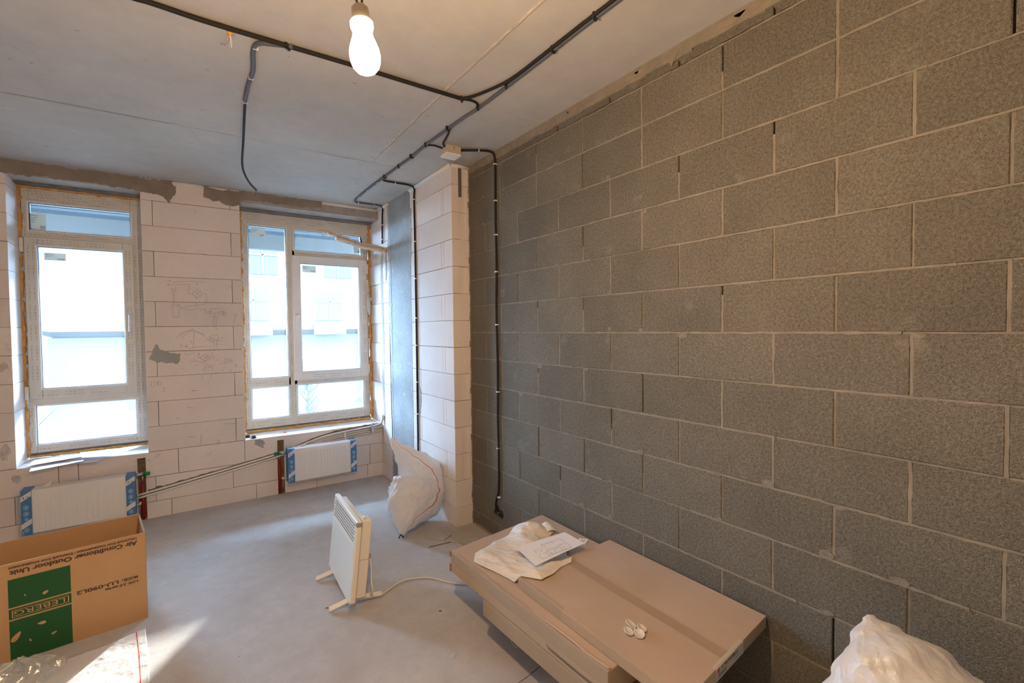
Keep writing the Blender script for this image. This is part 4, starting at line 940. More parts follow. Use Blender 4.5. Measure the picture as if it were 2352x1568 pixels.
def ct(s, size, u, z, al='LEFT', sx=1, mt=m_cprint, bold=0):   # upside-down lettering, reading start at larger u is on the left in the photo
    M = basis(fpt(u, z, .0012), dc*1, Vector((0, 0, -1)))
    return text('lettering', s, size, M, mt, front, .0002, al, sx, bold)
def fit(o, width, axis=dc):
    return o
def ctfit(s, size, u, z, width, mt=m_cprint, bold=0):
    c = bpy.data.curves.new('t', 'FONT'); c.body = s; c.size = size; t = bpy.data.objects.new('t', c); COL.objects.link(t)
    dg = bpy.context.evaluated_depsgraph_get(); me = bpy.data.meshes.new_from_object(t.evaluated_get(dg)); wv = max(v.co.x for v in me.vertices)-min(v.co.x for v in me.vertices)
    bpy.data.objects.remove(t); bpy.data.curves.remove(c); bpy.data.meshes.remove(me)
    return ct(s, size, u, z, 'LEFT', width/max(wv, 1e-6), mt, bold)
ctfit('Наружный блок кондиционера / Зовнішній блок кондиціонера', .0155, .034, .429, .445, bold=.0004)
ctfit('Air Conditioner Outdoor Unit', .0285, .034, .411, .443, bold=.0011)
ctfit('MODEL:', .018, .034, .234, .062, bold=.0006); ctfit('LU-090L2', .0235, .108, .236, .152, bold=.0007); ctfit('LOK 2.0 series', .0155, .034, .211, .125, bold=.0005)
ctfit('LEBERG', .030, .300, .226, .165, m_card, 0)
tag(cx, 'open brown carton printed upside down with a green panel, standing before the left radiator', 'cardboard box')

# ------------------------------------------------------------------ white sheet and clear bag at the lower left
def fz(p, u, v): return .004+.006*abs(noise.noise(Vector((p.x*7, p.y*9, 0))))+.003*abs(noise.noise(Vector((p.x*25, p.y*25, 2))))
bt_ = [on(2, 0, 40, 1760), on(2, 0, 200, 1740), on(2, 0, 345, 1690)]; rt_ = [on(2, 0, 345, 1690), on(2, 0, 343, 1560), on(2, 0, 340, 1500), on(2, 0, 334, 1446)]
tp_ = [on(2, 0, -70, 1580), on(2, 0, 100, 1535), on(2, 0, 280, 1470), on(2, 0, 334, 1446)]; lf_ = [on(2, 0, 40, 1760), on(2, 0, -20, 1680), on(2, 0, -70, 1580)]
V, Fc = coons(bt_, rt_, tp_, lf_, 120, 60, fz)
mi = [1 if (i % 120) == 112 else 0 for i in range(len(Fc))]
o = sheet('woven_plastic_sheet', V, Fc, [m_lay, m_sackred], None, .0015, mi); tag(o, 'white woven sheet with a thin red stripe lying on the sunlit floor by the carton', 'sheet')
c0 = on(2, 0, 45, 1560)
g = MB(); P2 = []
V = []; Fc = []; n, m_ = 40, 14
for j in range(m_+1):
    for i in range(n):
        t = 2*math.pi*i/n; s = j/m_; rr = (.115*(1-s**2.2)+.004)*(1+.25*noise.noise(Vector((math.cos(t)*2, math.sin(t)*2, s*3)))); V.append((c0.x+rr*1.15*math.cos(t), c0.y-.03+rr*.9*math.sin(t), .014+.085*s+.02*noise.noise(Vector((math.cos(t)*4, math.sin(t)*4, s*5)))))
for j in range(m_):
    for i in range(n): Fc.append([j*n+i, j*n+(i+1) % n, (j+1)*n+(i+1) % n, (j+1)*n+i])
o = sheet('plastic_bag', V, Fc, m_bagclear, None, .0004); tag(o, 'crumpled clear plastic bag on the white sheet in front of the carton', 'plastic bag')

# ------------------------------------------------------------------ convector heater
Ah = Vector((-1.101, 1.381, .035)); hv = Vector((.039, 1, 0)).normalized(); hn = Vector((hv.y, -hv.x, 0)); LH, HH = .52, .435
upv = (Vector((0, 0, HH))+hn*.046).normalized(); nrm = hv.cross(upv)
if nrm.x < 0: nrm = -nrm
Mh = Matrix.Identity(4)
for i in range(3): Mh[i][0], Mh[i][1], Mh[i][2] = hv[i], nrm[i], upv[i]
he = empty('convector_heater', (Ah.x, Ah.y, 0)); Ih = Matrix.Translation((0, 0, Ah.z)) @ Mh   # u along length, v to the back, w up
HS = math.hypot(HH, .046)
def hb(name, boxes, mt, par=None, bevel=.003, **k):
    g = MB()
    for b in boxes: g.box(*b)
    g.xf(Ih)
    if Ih.to_3x3().determinant() < 0:
        for i in range(len(g.f)): g.f[i] = g.f[i][::-1]
    return g.build(name, mt, par or he, bevel=bevel, **k)
fp = hb('front_panel', [(.0, LH, .0, .030, .0, HS)], m_heat, bevel=.007)
sl = []
for i in range(6):
    w0 = HS-.032-i*.0165
    u = .03+(.011 if i % 2 else 0)
    while u < LH-.045:
        sl.append((u, u+.015, -.0008, .002, w0, w0+.0045)); u += .0225
g = MB()
for b in sl: g.box(*b)
g.xf(Ih); tag(g.build('grille_slot', m_slot, fp), kind='stuff')
hb('front_recess', [(.028, LH-.028, -.0012, .001, .05, HS-.132)], mat('heater_front_sheet', (.76, .77, .72), .18), fp, .001)
hb('grey_corner', [(-.0015, .03, -.001, .0305, HS-.030, HS-.006)], m_heatgrey); hb('grey_corner', [(-.0015, .03, -.001, .0305, .0, .018)], m_heatgrey)
hb('rear_housing', [(.03, LH-.03, .030, .062, .03, HS-.015)], m_heat, bevel=.004)
hb('side_box', [(.018, .10, .034, .085, .028, HS-.005)], m_heat, bevel=.005)
hb('control_knob', [(.045, .075, .045, .065, HS-.004, HS+.006)], m_heat, bevel=.003)
hb('seam_line', [(.0172, .019, .034, .086, HS*.52, HS*.52+.002)], m_heatgrey, bevel=0)
hb('wall_hook', [(.02, .032, .085, .095, HS*.5, HS*.58)], m_heatgrey, bevel=.002)
def foot(u, nm='foot'):
    c = Vector((0, 0, 0))+hv*u; g = MB()
    a = c-hn*.085+Vector((0, 0, .018)); b = c+hn*.185+Vector((0, 0, .018)); m0 = c+hn*.03
    g.tube([a-hn*.004, a+hn*.0, m0+Vector((0, 0, .040)), b, b+hn*.004], [.010, .0175, .0175, .0175, .010], 4, flat=1.0)
    o = g.build('foot', m_white, he, bevel=.003)
    zmin = min(v.co.z for v in o.data.vertices)
    for v in o.data.vertices: v.co.z -= zmin
foot(.07); foot(LH-.09)
g = MB(); P2 = [Ih @ Vector((.022, .092, HS*.52)), Ih @ Vector((.012, .10, HS*.42)), Ih @ Vector((.006, .105, HS*.25)), Ih @ Vector((-.01, .11, .07))]
P2 = [tuple(p) for p in P2]
tl = [on(2, .006, *q)-Vector((Ah.x, Ah.y, 0)) for q in ((850, 1368), (872, 1368), (905, 1345), (930, 1332), (960, 1327), (990, 1327), (1020, 1334), (1050, 1340), (1085, 1341))]
g.tube(smoothpts(P2+[tuple(v) for v in tl], 6), .0042, 8); g.build('power_cord', m_cord, he, True)
tag(he, 'cream electric convector heater standing on two feet in the middle of the floor', 'heater')

# ------------------------------------------------------------------ white sacks
def sack(name, spine, mats, n=160, k=10, seed=0, amp=.05, stripes=(), tip=.003, xlim=None, zmin=.003):
    """spine: (x,y,z, ra, rb, angle) ; closed sweep with elliptical sections"""
    cs = [Vector(s[:3]) for s in spine]; C_ = smoothpts(cs, k); m_ = len(C_)
    def itp(j, t):
        i = min(int(t), len(spine)-2); q = t-i; q = q*q*(3-2*q); return spine[i][j]*(1-q)+spine[i+1][j]*q
    V = []; prev = None
    for i, c in enumerate(C_):
        t = i/k; T = (C_[min(i+1, m_-1)]-C_[max(i-1, 0)]).normalized()
        view = Vector((.35, .9, .0)).normalized()
        a = T.cross(view).normalized(); b = T.cross(a).normalized()
        ra, rb = itp(3, t), itp(4, t)
        for s in range(n):
            th = 2*math.pi*s/n
            d = a*math.cos(th)*ra+b*math.sin(th)*rb
            p = c+d; r_ = math.sqrt(ra*rb)
            q = Vector((p.x*9, p.y*9, p.z*9+seed)); f = noise.noise(q)*.6
            # folds running along the spine
            f += .55*(1-abs(noise.noise(Vector((th*1.9+seed, i*.045, 0))))*2)*.5 + .35*(.5-abs(noise.noise(Vector((math.cos(th)*5, math.sin(th)*5, i*.09+seed)))))
            f += .9*(.4-abs(noise.noise(p*15)))+.5*(.4-abs(noise.noise(p*41)))
            p = p+d*f*amp*3
            if xlim and p.y > YP-.01 and p.x > XP-.006: p.x = XP-.006
            if p.x > -.004: p.x = -.004
            if p.z < zmin: p.z = zmin+.002*abs(f)
            V.append(tuple(p))
    Fc = []; mi = []
    for i in range(m_-1):
        for s in range(n):
            Fc.append([i*n+s, i*n+(s+1) % n, (i+1)*n+(s+1) % n, (i+1)*n+s]); mi.append(1 if any(abs(s-st) < 1 for st in stripes) else 0)
    Fc.append(list(range(n))[::-1]); Fc.append([(m_-1)*n+s for s in range(n)]); mi += [0, 0]
    me = bpy.data.meshes.new(name); me.from_pydata(V, [], Fc); me.update()
    for i, p in enumerate(me.polygons): p.use_smooth = True; p.material_index = mi[i]
    return put(name, me, mats)
so_ = sack('filled_sack', [(-.545, 2.09, .02, .012, .012, 0), (-.53, 2.10, .035, .030, .030, 0), (-.50, 2.13, .085, .085, .075, 0), (-.44, 2.19, .15, .16, .13, 0), (-.37, 2.25, .20, .19, .16, 0), (-.31, 2.30, .27, .19, .15, 0), (-.30, 2.33, .345, .165, .11, 0),
    (-.34, 2.34, .42, .115, .065, 0), (-.40, 2.35, .50, .075, .04, 0), (-.46, 2.36, .58, .035, .025, 0), (-.49, 2.37, .635, .014, .012, 0), (-.495, 2.37, .645, .004, .004, 0)], [m_sack, m_sackred], seed=3, stripes=(55,), xlim=True, amp=.055)
tag(so_, 'knotted white woven sack leaning on the pale block pier, its neck pointing up', 'sack')
g = MB(); 
for a in ((-.02, -.015), (.01, -.025)): g.tube(smoothpts([(-.545, 2.09, .02), (-.55+a[0]*.5, 2.085+a[1]*.5, .015), (-.55+a[0], 2.08+a[1], .008)], 3), .004, 6)
g.build('tie_string', m_cable, so_, True)
s2 = sack('filled_sack', [(-.27, -.70, .004, .16, .16, 0), (-.27, -.70, .05, .235, .235, 0), (-.26, -.70, .22, .25, .25, 0), (-.25, -.70, .38, .235, .235, 0), (-.245, -.67, .47, .205, .19, 0), (-.225, -.63, .55, .15, .11, 0), (-.20, -.585, .60, .075, .045, 0), (-.19, -.565, .63, .02, .012, 0), (-.188, -.56, .638, .004, .004, 0)], [m_sack], seed=11, amp=.05)
tag(s2, 'white sack at the bottom right corner against the grey wall, its open edge standing up', 'sack')

# ------------------------------------------------------------------ flat packs
def pack(name, quad, z0, z1, top, side, lab):
    c = sum((Vector((q[0], q[1], 0)) for q in quad), Vector())/4; e = empty(name, (c.x, c.y, z0))
    g = MB(); g.prism([(q[0]-c.x, q[1]-c.y) for q in quad], 0, z1-z0-.001)
    g.build('carton_body', side, e, bevel=.003)
    g = MB(); g.prism([((q[0]-c.x)*.996, (q[1]-c.y)*.998) for q in quad], z1-z0-.0015, z1-z0)
    g.build('top_face', top, e); tag(e, lab, 'flat pack'); return e, c
LQ = [(-.684, 1.056), (-.022, 1.145), (-.022, .06), (-.660, -.005)]
UQ = [(-.605, .578), (-.014, .600), (-.014, -.186), (-.612, -.260)]
MQ = [(-.682, .747), (-.06, .747), (-.06, .0), (-.660, -.03)]
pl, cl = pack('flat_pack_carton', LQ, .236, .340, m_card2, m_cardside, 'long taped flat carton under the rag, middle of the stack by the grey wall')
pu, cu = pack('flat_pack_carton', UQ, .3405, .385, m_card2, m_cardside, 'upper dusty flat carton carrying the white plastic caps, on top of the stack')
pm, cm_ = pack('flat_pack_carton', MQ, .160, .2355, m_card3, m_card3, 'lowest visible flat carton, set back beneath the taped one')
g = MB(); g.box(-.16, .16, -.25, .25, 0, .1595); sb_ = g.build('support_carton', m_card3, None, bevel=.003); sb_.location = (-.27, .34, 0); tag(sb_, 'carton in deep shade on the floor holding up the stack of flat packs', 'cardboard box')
# torn corner, tape, openings
g = MB(); q = Vector((LQ[0][0], LQ[0][1], 0))-Vector((cl.x, cl.y, 0))
g.box(q.x-.006, q.x+.008, q.y-.008, q.y+.005, .002, .040); g.box(q.x-.006, q.x+.010, q.y-.010, q.y+.006, .078, .103); g.build('torn_corner', m_carddark, pl, bevel=.003)
g = MB(); P2 = []
a0 = Vector((LQ[0][0], LQ[0][1], 0))-cl; a1 = Vector((LQ[3][0], LQ[3][1], 0))-cl; dd = (a1-a0)
on_ = Vector((dd.y, -dd.x, 0)).normalized(); on_ = on_ if on_.x < 0 else -on_
V = []; Fc = []; n = 80
for i in range(n+1):
    t = i/n; p = a0.lerp(a1, t)
    for j, (o_, z) in enumerate(((.0015, .045), (.003, .065), (.002, .085), (.0015, .102), (-.004, .1052), (-.02, .1050))):
        V.append(tuple(p+on_*(o_+.0015*abs(noise.noise(Vector((t*30, j, 0)))))+Vector((0, 0, z+.003*noise.noise(Vector((t*12, j, 4)))))))
for i in range(n):
    for j in range(5): Fc.append([i*6+j, (i+1)*6+j, (i+1)*6+j+1, i*6+j+1])
sheet('packing_tape', V, Fc, m_tape, pl, .0002)
a0 = Vector((UQ[0][0], UQ[0][1], 0))-cu; a1 = Vector((UQ[3][0], UQ[3][1], 0))-cu; V = []; Fc = []
for i in range(n+1):
    t = i/n*.35; p = a0.lerp(a1, t)
    for j, (o_, z) in enumerate(((.0015, .002), (.002, .02), (.0015, .043), (-.006, .0453), (-.02, .0451))): V.append(tuple(p+on_*(o_+.001*abs(noise.noise(Vector((t*60, j, 7)))))+Vector((0, 0, z))))
for i in range(n):
    for j in range(4): Fc.append([i*5+j, (i+1)*5+j, (i+1)*5+j+1, i*5+j+1])
sheet('packing_tape', V, Fc, m_tape, pu, .0002)
g = MB()   # darker tape strip along the middle of the upper carton
ta, tb_ = Vector((-.33, .585, 0))-cu, Vector((-.335, -.21, 0))-cu
g.face([tuple(ta+Vector((-.024, 0, .0455))), tuple(ta+Vector((.024, 0, .0455))), tuple(tb_+Vector((.024, 0, .0455))), tuple(tb_+Vector((-.024, 0, .0455)))]); g.build('centre_tape', mat('brown_tape', (.40, .29, .21), .5, var=.05), pu)
# openings slit near the near end of the taped carton
g = MB(); z = .03
sl_ = [(-.6690, .30, .272), (-.6690, .29, .262), (-.6640, .15, .258), (-.6615, .02, .262)]
for (xa, ya, za), (xb, yb, zb) in zip(sl_[:-1], sl_[1:]): g.face([(xa-.0035-cl.x, ya-cl.y, za-.236-.003), (xb-.0035-cl.x, yb-cl.y, zb-.236-.004), (xb-.0035-cl.x, yb-cl.y, zb-.236+.003), (xa-.0035-cl.x, ya-cl.y, za-.236+.002)])
g.build('torn_slit', m_gap, pl)
g = MB()   # rolled lip pushed up along the near half of the taped carton
V_ = smoothpts([(-.666, .42, .338), (-.664, .30, .343), (-.662, .16, .345), (-.661, .10, .341), (-.655, .0, .343)], 6)
g.tube([v+Vector((.010-cl.x, -cl.y, -.236)) for v in V_], [.003+.003*min(1, i/10) for i in range(len(V_))], 8, flat=.5); g.build('buckled_lip', m_card2, pl, True)
# splintered wood offcut
g = MB(); wo = Vector((-.672, .0, .175))
for k in range(9): g.box(-.03+k*.006, -.025+k*.006, -.02-R.uniform(0, .02), .05, 0, .022+R.uniform(-.004, .004))
# label on the near end
Le = Vector((UQ[3][0], UQ[3][1], 0)); Re = Vector((UQ[2][0], UQ[2][1], 0)); ed = (Re-Le).normalized(); en = Vector((ed.y, -ed.x, 0)); en = en if en.y < 0 else -en
def lp(s, z, o=.0012): return Le+ed*s+en*o+Vector((0, 0, z))-Vector((cu.x, cu.y, .3405))
s0 = (on(2, .385, 1620, 1526)-Le).dot(ed); s1 = (on(2, .385, 1699, 1467)-Le).dot(ed)
g = MB(); g.face([lp(s0, .343), lp(s1, .343), lp(s1, .3845), lp(s0, .3845)]); g.face([lp(s0, .3845), lp(s1, .3845), lp(s1, .3860, -.012), lp(s0, .3860, -.012)]); lab = g.build('address_label', m_sticker, pu)
g = MB(); g.face([lp(s0+.014, .366, .0016), lp(s0+.027, .366, .0016), lp(s0+.027, .382, .0016), lp(s0+.014, .382, .0016)]); g.build('label_red_square', mat('label_red', (.6, .06, .03), .6), lab)
g = MB()
for r_ in range(5): g.face([lp(s0+.018, .351+r_*.0024, .0016), lp(s0+.075, .351+r_*.0024, .0016), lp(s0+.075, .3526+r_*.0024, .0016), lp(s0+.018, .3526+r_*.0024, .0016)])
for r_ in range(5): g.face([lp(s0+.115, .366+r_*.0022, .0016), lp(s0+.162, .366+r_*.0022, .0016), lp(s0+.162, .3674+r_*.0022, .0016), lp(s0+.115, .3674+r_*.0022, .0016)])
for r_ in range(2): g.face([lp(s0+.13+r_*.01, .353+r_*.003, .0016), lp(s0+.165, .353+r_*.003, .0016), lp(s0+.165, .3544+r_*.003, .0016), lp(s0+.13+r_*.01, .3544+r_*.003, .0016)])
g.build('label_print', m_print, lab)
text('label_heading', 'ХХ "Такі Хоф" і Ко', .0115, basis(lp(s0+.038, .3715, .0018), ed, (0, 0, 1)), m_ink, lab)
# hanging loop of film under the stack
g = MB(); g.tube(smoothpts([(-.60, .66, .158), (-.597, .665, .09), (-.59, .64, .045), (-.58, .615, .05), (-.585, .61, .10), (-.59, .61, .158)], 6), .0022, 6); lo = g.build('strap_loop', m_bagclear, None, True); tag(lo, 'loop of clear strap hanging below the stack of flat packs', 'strap')

# ------------------------------------------------------------------ rag, plan, card, caps
def inq(x, y, Q):
    s = 0
    for i in range(4):
        a, b = Q[i], Q[(i+1) % 4]; c = (b[0]-a[0])*(y-a[1])-(b[1]-a[1])*(x-a[0]); s += 1 if c > 0 else -1
    return abs(s) == 4
def ragz(p, u, v):
    base = .341
    d = p.y-(.582)
    base += .0445*max(0, min(1, (.03-d)/.045)) if p.x > -.63 else 0
    f = noise.noise(Vector((p.x*11, p.y*7, 0)))
    cr = 1-abs(noise.noise(Vector((p.x*9+p.y*6, p.y*4-p.x*4, 3))))*2.2
    h = .014*max(0, f+.25)+.016*max(0, cr-.3)+.007*(.5-abs(noise.noise(Vector((p.x*26+p.y*12, p.y*16, 1)))))+.0015*(.5-abs(noise.noise(Vector((p.x*50, p.y*40-p.x*20, 1)))))
    e = min(u, 1-u, v, 1-v); h *= min(1, .25+e*6)
    h += .055*max(0, 1-((p.x+.215)**2+(p.y-1.0)**2)/.011)*.6     # raised hump at the far end
    return base+.0025+h
bt_ = [(-.652, .880, 0), (-.640, .80, 0), (-.621, .744, 0), (-.600, .66, 0), (-.600, .575, 0), (-.570, .53, 0), (-.545, .490, 0)]
rt_ = [(-.545, .490, 0), (-.47, .50, 0), (-.40, .53, 0), (-.33, .535, 0), (-.29, .575, 0), (-.225, .575, 0)]
tp_ = [(-.21, 1.09, 0), (-.150, .985, 0), (-.135, .90, 0), (-.20, .87, 0), (-.19, .75, 0), (-.25, .66, 0), (-.225, .575, 0)]
lf_ = [(-.652, .880, 0), (-.60, .95, 0), (-.53, .965, 0), (-.46, 1.0, 0), (-.35, 1.02, 0), (-.28, 1.08, 0), (-.21, 1.09, 0)]
rg = lambda l: [(p[0]+.004*noise.noise(Vector((p[0]*90, p[1]*90, 0))), p[1], 0) for p in l]
V, Fc = coons(rg(bt_), rg(rt_), rg(tp_), rg(lf_), 110, 110, ragz)
rag = sheet('cotton_rag', V, Fc, m_rag, None, .0012); tag(rag, 'crumpled cream cotton rag spread over the far end of the flat packs', 'rag')
g = MB(); g.tube([(-.20, 1.03, .3935), (-.17, 1.0, .389), (-.15, .96, .375)], .0012, 5); g.tube([(-.24, 1.0, .386), (-.20, 1.03, .3945)], .0012, 5); 
V, Fc = coons([(-.155, .99, 0), (-.105, .945, 0)], [(-.105, .945, 0), (-.12, .865, 0)], [(-.19, .91, 0), (-.12, .865, 0)], [(-.155, .99, 0), (-.19, .91, 0)], 12, 12, lambda p, u, v: .352+.02*math.sin(u*math.pi)+.012*(1-v))
sheet('folded_corner', V, Fc, m_rag, rag, .001)
QP = [on(2, .392, 1185, 1257), on(2, .392, 1230, 1299), on(2, .392, 1343, 1252), on(2, .392, 1297, 1226)]
def pz(p, u, v): return .392+.004*math.sin(u*3)+.010*u*u
V, Fc = coons([QP[0], QP[3]], [QP[3], QP[2]], [QP[1], QP[2]], [QP[0], QP[1]], 20, 16, pz)
pp = sheet('floor_plan_paper', V, Fc, m_paper, None, .0004); tag(pp, 'white sheet with a printed flat plan lying on the cream rag', 'paper')
g = MB()
def PL(px, py):  # plan lines in crop coordinates of the photo detail
    return on(2, .399, 1190+px/12.06, 1190+py/12.06)
def pline(pts, wd=.0009):
    P2 = [PL(*p) for p in pts]
    for a, b in zip(P2[:-1], P2[1:]):
        d = (b-a).normalized(); n_ = Vector((-d.y, d.x, 0))*wd
        za, zb = (pzq(a), pzq(b)); g.face([(a.x+n_.x, a.y+n_.y, za), (b.x+n_.x, b.y+n_.y, zb), (b.x-n_.x, b.y-n_.y, zb), (a.x-n_.x, a.y-n_.y, za)])
eu = (QP[3]-QP[0]); lu = eu.length_squared
def pzq(p): u = max(0, min(1, (p-QP[0]).dot(eu)/lu)); return pz(p, u, 0)+.0012
for s in [[(630,730),(1165,578),(1500,810),(670,1105),(560,1015)],[(630,730),(700,805),(760,790)],[(640,745),(960,655)],[(450,880),(640,830),(665,860)],[(450,880),(525,950)],[(665,860),(640,905),(580,910)],[(780,860),(1320,700)],[(780,860),(815,895),(1150,790),(1240,890)],[(990,870),(1120,830)],[(990,870),(1080,960)],[(770,935),(850,910),(950,1000)],[(850,910),(770,935),(860,1020)],[(1240,790),(1350,865)],[(850,1000),(1500,810)],[(700,970),(770,940)],[(900,945),(1000,1000)],[(930,660),(960,700)],[(720,740),(770,790)],[(1150,745),(1190,715)],[(590,960),(630,1000)]]: pline(s)
g.build('plan_drawing', m_drawn, pp)
Q = [on(2, .342, 1331, 1235), on(2, .342, 1352, 1238), on(2, .342, 1343, 1250), on(2, .342, 1322, 1245)]
g = MB(); g.prism([(q.x, q.y) for q in Q], .3405, .3416); cdp = g.build('small_card', m_paper); tag(cdp, 'small white card lying beside the plan near the grey wall', 'card')
g = MB(); c = sum(Q, Vector())/4; g.prism([(c.x+(q.x-c.x)*.55, c.y+(q.y-c.y)*.55) for q in Q], .3416, .3419); g.build('card_print', mat('card_beige', (.66, .58, .52), .7), cdp)
# plastic caps on a sprue
ce0 = on(2, .400, 1459, 1446); cs = empty('plastic_cap_sprue', (ce0.x, ce0.y, .3857))
capd = [((1449, 1432), .35, .021, 55), ((1444, 1448), .15, .018, 10), ((1474, 1441), .25, .018, -20), ((1469, 1454), -.2, .018, 5)]
for i, (pxy, tilt, rr, _) in enumerate(capd):
    q = on(2, .398, *pxy)-Vector(cs.location); M = Matrix.Translation((q.x, q.y, .011)) @ Matrix.Rotation(.35, 4, 'X') @ Matrix.Rotation(tilt, 4, 'Y')
    g = MB(); g.lathe([(rr*.8, -.002), (rr, .0), (rr, .003), (rr*.86, .003), (rr*.82, .0005), (.001, .0005)], M, 24); g.build('cap_disc', m_caps, cs, True)
    h = MB(); h.tube([(0, 0, .010), (q.x*.5, q.y*.5, .010)], .0016, 6); h.build('sprue_arm', m_caps, cs, True)
h = MB(); h.tube([(0, 0, .0), (0, 0, .018)], .0022, 8); h.build('sprue_stem', m_caps, cs, True)
tag(cs, 'four milky plastic caps still joined on their sprue, on the upper carton', 'plastic caps')

# ------------------------------------------------------------------ small things on the floor
c = on(2, 0, 1043, 1508); g = MB(); n = 9
for k in range(n):
    a = R.uniform(0, 6.28); b = a+R.uniform(.8, 1.6); r1_, r2_ = R.uniform(.010, .022), R.uniform(.008, .020)
    g.face([(c.x+math.cos(a)*r1_, c.y+math.sin(a)*r1_, .001+R.uniform(0, .012)), (c.x+math.cos(b)*r2_, c.y+math.sin(b)*r2_, .001+R.uniform(0, .014)), (c.x-math.cos(a)*.004, c.y, .014)])
o = g.build('plastic_scrap', m_bagclear); tag(o, 'crumpled clear plastic scrap on the floor left of the flat packs', 'scrap')
c = on(2, 0, 352, 1195); g = MB(); g.face([(c.x-.016, c.y, .001), (c.x, c.y-.010, .004), (c.x+.018, c.y+.002, .001), (c.x+.002, c.y+.012, .005)]); g.face([(c.x+.002, c.y+.012, .005), (c.x-.016, c.y, .001), (c.x-.004, c.y+.006, .009)])
o = g.build('dry_leaf', mat('leaf_yellow', (.55, .50, .28), .8)); tag(o, 'pale yellow leaf on the floor by the left pipe riser', 'leaf')
g = MB(); q = [on(2, .002, *p) for p in ((1003, 1216), (1024, 1211), (1108, 1262), (1085, 1268))]
V, Fc = coons([q[0], q[1]], [q[1], q[2]], [q[3], q[2]], [q[0], q[3]], 8, 20, lambda p, u, v: .002+.002*abs(math.sin(v*9))+(.012 if u in (0, 1) else 0))
o = sheet('plastic_strip', V, Fc, m_tape, None, .0015); tag(o, 'clear plastic strip lying on the floor between the sack and the flat packs', 'strip')
g = MB(); a, b = on(2, .003, 985, 1256), on(2, .003, 1036, 1244); g.tube([a, b], .0022, 6); o = g.build('wood_stick', mat('stick_brown', (.15, .09, .05), .8)); tag(o, 'thin dark stick on the floor below the sack', 'stick')
g = MB(); a, b = on(2, .003, 1021, 1240), on(2, .003, 1037, 1228); g.tube([a, b], .0018, 6); o = g.build('wood_stick', mat('stick_brown_small', (.15, .09, .05), .8)); tag(o, 'shorter dark stick crossing under the clear plastic strip', 'stick')
for i, (px, py, cc, lab) in enumerate(((1011, 1404, (.03, .06, .14), 'tiny dark blue scrap on the floor right of the heater'), (751, 1397, (.3, .04, .02), 'tiny red-brown scrap on the floor by the front heater foot'), (1097, 1362, (.02, .03, .05), 'tiny dark scrap in the shadow beside the taped carton'))):
    c = on(2, 0, px, py); g = MB(); g.tube([(c.x-.006, c.y+.002, .0025), (c.x, c.y, .004), (c.x+.007, c.y-.003, .0025)], .0025, 6); o = g.build('floor_scrap', mat('scrap_colour', cc, .7)); tag(o, lab, 'scrap')

# ------------------------------------------------------------------ outside
m_fac = mat('pale_facade', (.070, .064, .056), .9, spec=0); m_facwin = mat('facade_window', (.036, .033, .029), .9, spec=0); m_facpan = mat('facade_panel', (.047, .044, .039), .9, spec=0)
GZ = -3.2
g = MB(); g.box(-60, 90, 4.3, 160, GZ-.2, GZ); o = g.build('ground_outside', mat('pale_ground', (.07, .064, .056), .9, spec=0, var=.15, vscale=.6)); tag(o, kind='structure')
g = MB(); g.box(-4.6, 1.6, 4.22, 5.9, 2.74, 2.92); o = g.build('balcony_above', mat('balcony_underside_shade', (.020, .022, .024), .9, spec=0)); g = MB(); g.box(-4.6, 1.6, 5.9, 6.0, 2.54, 2.92); g.build('edge_beam', mat('balcony_edge', (.062, .056, .047), .9, spec=0), o)  # shade under the slab put into its colour, darker than the edge beam
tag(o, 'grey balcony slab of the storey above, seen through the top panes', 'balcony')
bd = empty('apartment_building', (4, 34, GZ)); ib_ = Matrix.Translation(-Vector(bd.location))
def bb(nm, boxes, mt, par=None, bevel=0):
    q = MB()
    for b in boxes: q.box(*b)
    q.xf(ib_); return q.build(nm, mt, par or bd, bevel=bevel)
bb('facade', [(-9, 18, 34, 44, 1.2, 22)], m_fac, None, 1.2)
bb('ground_floor', [(-8, 12, 35, 43, GZ, 1.2)], m_facpan)
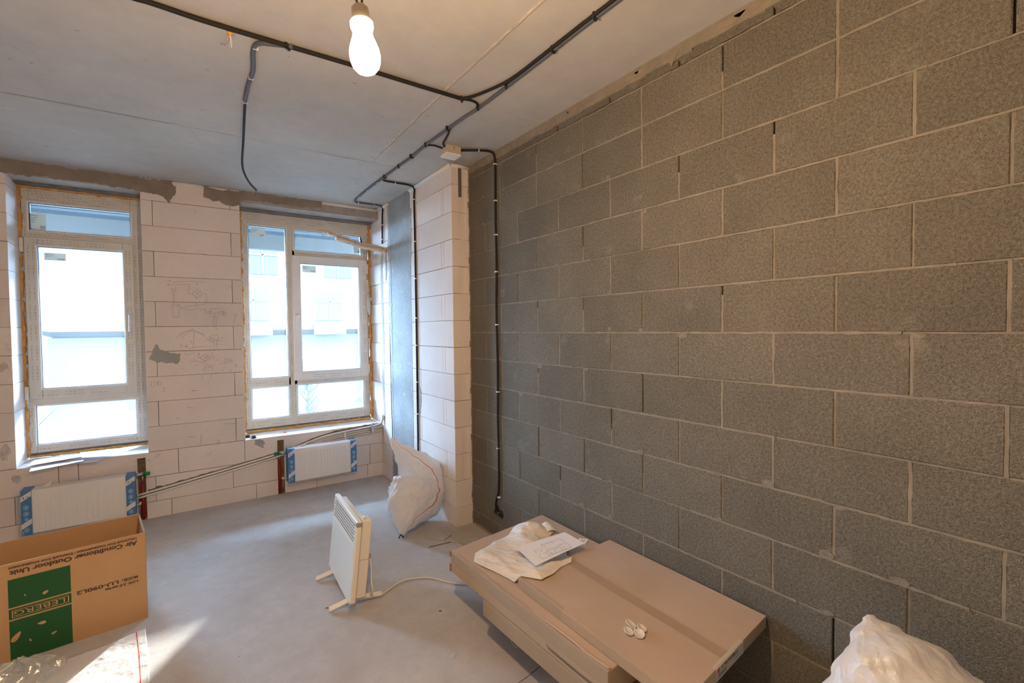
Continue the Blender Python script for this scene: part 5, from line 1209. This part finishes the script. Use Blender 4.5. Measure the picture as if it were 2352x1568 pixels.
for cxx in (-3.4, 2.0, 6.8, 11.0, 15.0):
    for fl__ in range(4):
        z = 2.2+fl__*3.0; off = .6*((fl__+int(cxx)) % 2)
        wv = bb('facade_window', [(cxx+off-.9, cxx+off+.9, 33.93, 34.0, z, z+1.9)], m_facwin)
        bb('window_bar', [(cxx+off-.06, cxx+off+.06, 33.88, 33.93, z, z+1.9), (cxx+off-.9, cxx+off+.9, 33.88, 33.93, z+1.25, z+1.33)], m_fac, wv)
        bb('spandrel_panel', [(cxx+off-1.1, cxx+off+1.1, 33.95, 34.0, z-1.0, z-.1)], m_facpan)
tag(bd, 'white apartment building with rounded corner across the street, washed out by daylight', 'building')
def tree(x, y, h, lab):
    g = MB(); r_ = random.Random(int(x*100)); g.tube([(0, 0, 0), (.05, 0, h*.35), (0, .05, h*.9)], [.09, .06, .015], 6); 
    t = empty('bare_tree', (x, y, GZ)); g.build('trunk', m_bark, t, True); g = MB()
    for k in range(70):
        z = h*r_.uniform(.2, .9); a = r_.uniform(0, 6.28); l = h*r_.uniform(.12, .35)*(1.1-z/h); s0_ = Vector((0, 0, z)); e_ = s0_+Vector((math.cos(a)*l, math.sin(a)*l, l*1.1)); g.tube([s0_, s0_.lerp(e_, .5)+Vector((0, 0, -.03)), e_], [.022, .014, .005], 4)
    tag(g.build('bare_branch', m_bark, t), kind='stuff'); tag(t, lab, 'tree')
m_bark = mat('pale_bark', (.02, .02, .02), .9, spec=0)
tree(1.4, 15.0, 3.6, 'bare young tree outside, low in the left part of the right window')
tree(-5.3, 15.5, 4.2, 'bare tree outside, low in the left window')
def car(x, y, a, col, lab):
    t = empty('parked_car', (x, y, GZ), a); q = MB()
    q.prism([(-2.1, 0.35), (-2.1, .8), (-1.5, .92), (-.9, 1.4), (.7, 1.42), (1.3, .95), (2.05, .85), (2.1, .35)], -.85, .85); q.xf(Matrix.Rotation(math.pi/2, 4, 'X')); q.build('car_body', mat('car_paint', col, .4), t, bevel=.08)
    for wx in (-1.3, 1.3):
        for wy in (-.8, .8): q = MB(); q.tube([(wx, wy-.1, .33), (wx, wy+.1, .33)], .33, 18); q.build('wheel', m_facwin, t, True)
    q = MB(); q.prism([(-1.3, .93), (-.85, 1.33), (.65, 1.35), (1.1, .96)], -.86, .86); q.xf(Matrix.Rotation(math.pi/2, 4, 'X')); q.build('car_window', m_facwin, t); tag(t, lab, 'car')
car(5.2, 19.5, .15, (.05, .052, .055), 'pale parked car outside the lower pane of the right window, nearer one')
car(6.0, 23.5, .1, (.06, .035, .034), 'reddish parked car farther off outside the right window')
